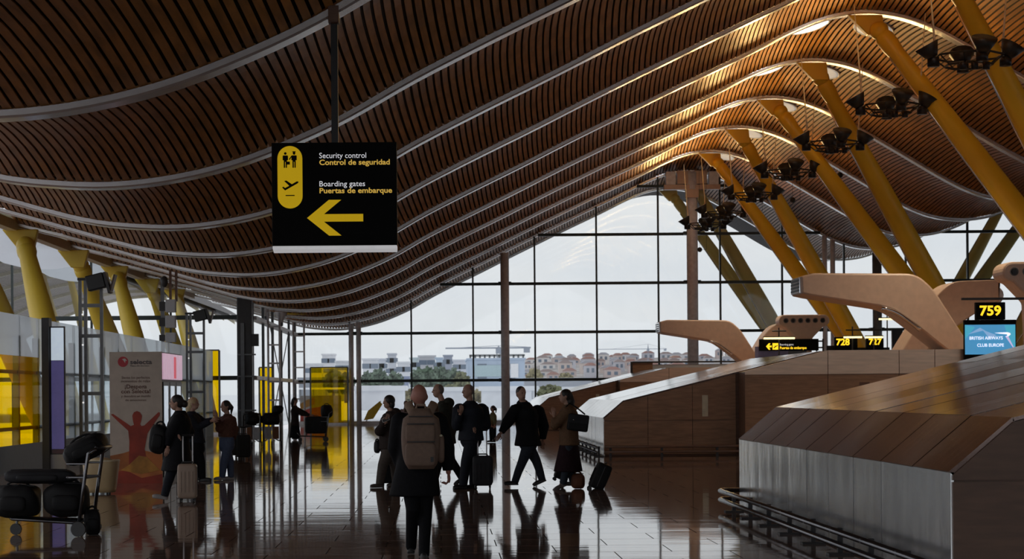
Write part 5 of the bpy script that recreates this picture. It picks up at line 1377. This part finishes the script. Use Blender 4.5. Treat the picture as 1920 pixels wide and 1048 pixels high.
for row in range(5):
    Y, zb = HR[row]
    x = W(985, 700, Y).x
    i = 0
    while x < W(1300 if row < 3 else 1500, 700, Y).x:
        y = Y + rr.uniform(5, 60); w = rr.uniform(9, 18); hh = rr.uniform(6, 12); ci = rr.randrange(5)
        kk = float(np.interp(y, [h_[0] for h_ in HR], [h_[1] for h_ in HR])) if y > HR[0][0] else HR[0][1]; z0 = max(GZ0, HZ(x, kk) - .5)
        t = thing('suburb_house', '%s house, %s from the left in the %s row of the hillside suburb' % (['rosy', 'brownish', 'white', 'grey', 'pale'][ci], ORDN[i], ['front', 'second', 'third', 'fourth', 'top'][row]), 'house', (x + w / 2, y, z0), 'houses in the %s row of the suburb' % ['front', 'second', 'third', 'fourth', 'top'][row])
        MB().box((x, y, z0 - 4), (x + w, y + 12, z0 + hh)).build('wall', mat('suburb_%d' % ci, facs[ci], .8), t)
        MB().prism([(x - .4, z0 + hh), (x + w + .4, z0 + hh), (x + w * .7, z0 + hh + 2.6), (x + w * .3, z0 + hh + 2.6)], y - .4, y + 12.4).build('roof', roofs[rr.randrange(3)], t)
        for k in range(2): MB().box((x + w * (.18 + .42 * k), y - .15, z0 + hh * .45), (x + w * (.4 + .42 * k), y, z0 + hh * .8)).build('window', mat('far_window', (.16, .2, .26), .3), t)
        x += w + rr.uniform(1, 7); i += 1
def crane(px, pyt, pyb, Y, jl, jr, label):
    a = W(px, pyt, Y); t = thing('tower_crane', label, 'crane', (a.x, Y, GZ0)); m = mat('crane_grey', (.33, .36, .42), .7)
    zj = W(px, pyt + (pyb - pyt) * .28, Y).z
    for s in (-1, 1): MB().box((a.x + s * .55 - .14, Y, GZ0), (a.x + s * .55 + .14, Y + .3, zj)).build('mast_leg', m, t)
    for k in range(int((zj) / 2.4)): MB().tube([(a.x - .55, Y, GZ0 + k * 2.4), (a.x + .55, Y, GZ0 + 2.4 + k * 2.4)], .09, 4).build('lattice', m, t)
    MB().tube([(a.x, Y, zj), (a.x, Y, a.z)], [.6, .1], 4).build('tower_top', m, t)
    l = W(jl, 0, Y).x; r = W(jr, 0, Y).x
    MB().box((l, Y - .2, zj), (r, Y + .2, zj + .45)).build('jib', m, t)
    MB().tube([(a.x, Y, a.z), (l * .7 + a.x * .3, Y, zj + .4)], .07, 4).build('tie', m, t); MB().tube([(a.x, Y, a.z), (r, Y, zj + .4)], .07, 4).build('tie', m, t)
    MB().box((r - 2.2, Y - .5, zj - 1.3), (r - .3, Y + .5, zj)).build('counterweight', m, t); MB().box((a.x - .9, Y - .9, zj - 1.5), (a.x + .9, Y + .9, zj)).build('cab', m, t)
crane(935, 648, 668, 615, 830, 990, 'tower crane behind the grey column over the office block')
crane(1215, 645, 680, 1500, 1115, 1245, 'tower crane on the right over the hillside suburb')
# trees
M_leaf = [mat('leaf_grey_green', (.12, .17, .12), .8, var=.3, scale=.6), mat('leaf_olive', (.2, .21, .11), .8, var=.3, scale=.6), mat('leaf_autumn', (.3, .26, .14), .8, var=.3, scale=.6)]
def tree(px, pyt, Y, rx, k, label):
    p = W(px, pyt, Y); zt = p.z; t = thing('tree', label, 'tree', (p.x, Y, GZ0), 'trees outdoors')
    MB().tube([(p.x, Y, GZ0), (p.x, Y, zt - zt * .45)], [.3, .2], 8).build('trunk', mat('bark', (.12, .09, .07), .9), t, smooth=True)
    rnd = random.Random(int(px)); b = MB(); H = zt * .7
    for q in range(260):
        u = rnd.uniform(0, 2 * math.pi); v = math.acos(rnd.uniform(-1, 1)); r = rnd.uniform(.55, 1.0)
        c = Vector((p.x + rx * r * math.sin(v) * math.cos(u), Y + rx * r * math.sin(v) * math.sin(u), zt - H / 2 + H / 2 * r * math.cos(v)))
        e1 = Vector((rnd.gauss(0, 1), rnd.gauss(0, 1), rnd.gauss(0, 1))).normalized(); e2 = e1.orthogonal().normalized(); sz = rx * .28
        b.add([c + e1 * sz, c + e2 * sz, c - e1 * sz, c - e2 * sz], [(0, 1, 2, 3)])
    o = b.build('foliage', M_leaf[k], t, fix=False); o['kind'] = 'stuff'
TR = [(625, 695, 350, 3.2, 0), (648, 699, 360, 2.6, 0), (689, 696, 340, 1.9, 0), (711, 691, 345, 2.8, 0), (741, 697, 350, 2.4, 0), (782, 692, 340, 2.0, 0), (796, 687, 350, 3.0, 0), (808, 696, 345, 2.2, 0),
      (822, 687, 360, 3.4, 0), (851, 690, 380, 2.6, 0), (866, 697, 375, 2.6, 1), (697, 729, 225, 1.6, 2), (768, 731, 225, 1.8, 2), (846, 722, 312, 2.2, 1), (909, 730, 228, 2.4, 2), (965, 731, 252, 1.6, 1), (1032, 724, 238, 2.4, 1), (1002, 690, 500, 3.4, 2), (1060, 700, 520, 3.6, 2)]
for i, (px, py, Y, rx, k) in enumerate(TR):
    tree(px, py, Y, rx * .62, k, ['dense grey-green tree', 'olive green shrub', 'yellowish autumn shrub'][k] + ' outdoors, ' + ['first', 'second', 'third', 'fourth', 'fifth', 'sixth', 'seventh', 'eighth', 'ninth', 'tenth', 'eleventh', 'twelfth', 'thirteenth', 'fourteenth', 'fifteenth', 'sixteenth', 'seventeenth', 'eighteenth', 'nineteenth'][sorted(range(len(TR)), key=lambda q: TR[q][0]).index(i)] + ' from the left')
# car park canopies and parked cars between parapet and town
M_can = mat('canopy_white', (.78, .79, .82), .6)
for i, (p0, p1, py, Y) in enumerate([(676, 732, 723, 260), (560, 640, 727, 270), (800, 835, 728, 290), (905, 960, 729, 275), (960, 1010, 724, 270), (1040, 1130, 726, 260)]):
    a = W(p0, py, Y); b = W(p1, py, Y); t = thing('carport', ['white carport roof left of centre behind older woman', 'white carport roof behind the yellow panel', 'short white carport roof behind the bald heads', 'white carport roof behind stout man', 'white carport roof right of the grey column', 'long white carport roof behind the farthest island'][i], 'carport', ((a.x + b.x) / 2, Y, GZ0), 'carport roofs')
    MB().box((a.x, Y, a.z - .25), (b.x, Y + 9, a.z)).build('roof', M_can, t)
    for k in range(4):
        x = a.x + (b.x - a.x) * (k + .1) / 3.3; MB().box((x - .1, Y + 1, GZ0), (x + .1, Y + 1.2, a.z - .25)).build('post', M_grey, t)
for i, (p0, p1, py, Y, c_) in enumerate([(665, 757, 733, 200, (.75, .76, .8)), (905, 997, 733, 215, (.74, .76, .8)), (760, 900, 734, 240, (.68, .7, .74)), (1004, 1100, 733, 250, (.7, .72, .76)), (735, 765, 710, 420, (.22, .26, .38)), (772, 805, 713, 450, (.25, .32, .55)), (985, 1110, 713, 460, (.36, .38, .43)), (560, 660, 712, 440, (.3, .32, .36))]):
    bld('low_shed', ['long pale shed roof behind the older woman', 'long pale shed right behind the stout man', 'pale low shed behind the bald heads', 'pale low shed right of the grey column', 'dark blue shed below the slim tower block', 'blue shed below the large grey block', 'long grey shed band below the hillside suburb', 'dark grey shed band behind the yellow panel'][i], p0, p1, py, Y, c_, 8, False, 'low sheds outdoors', cat='shed')
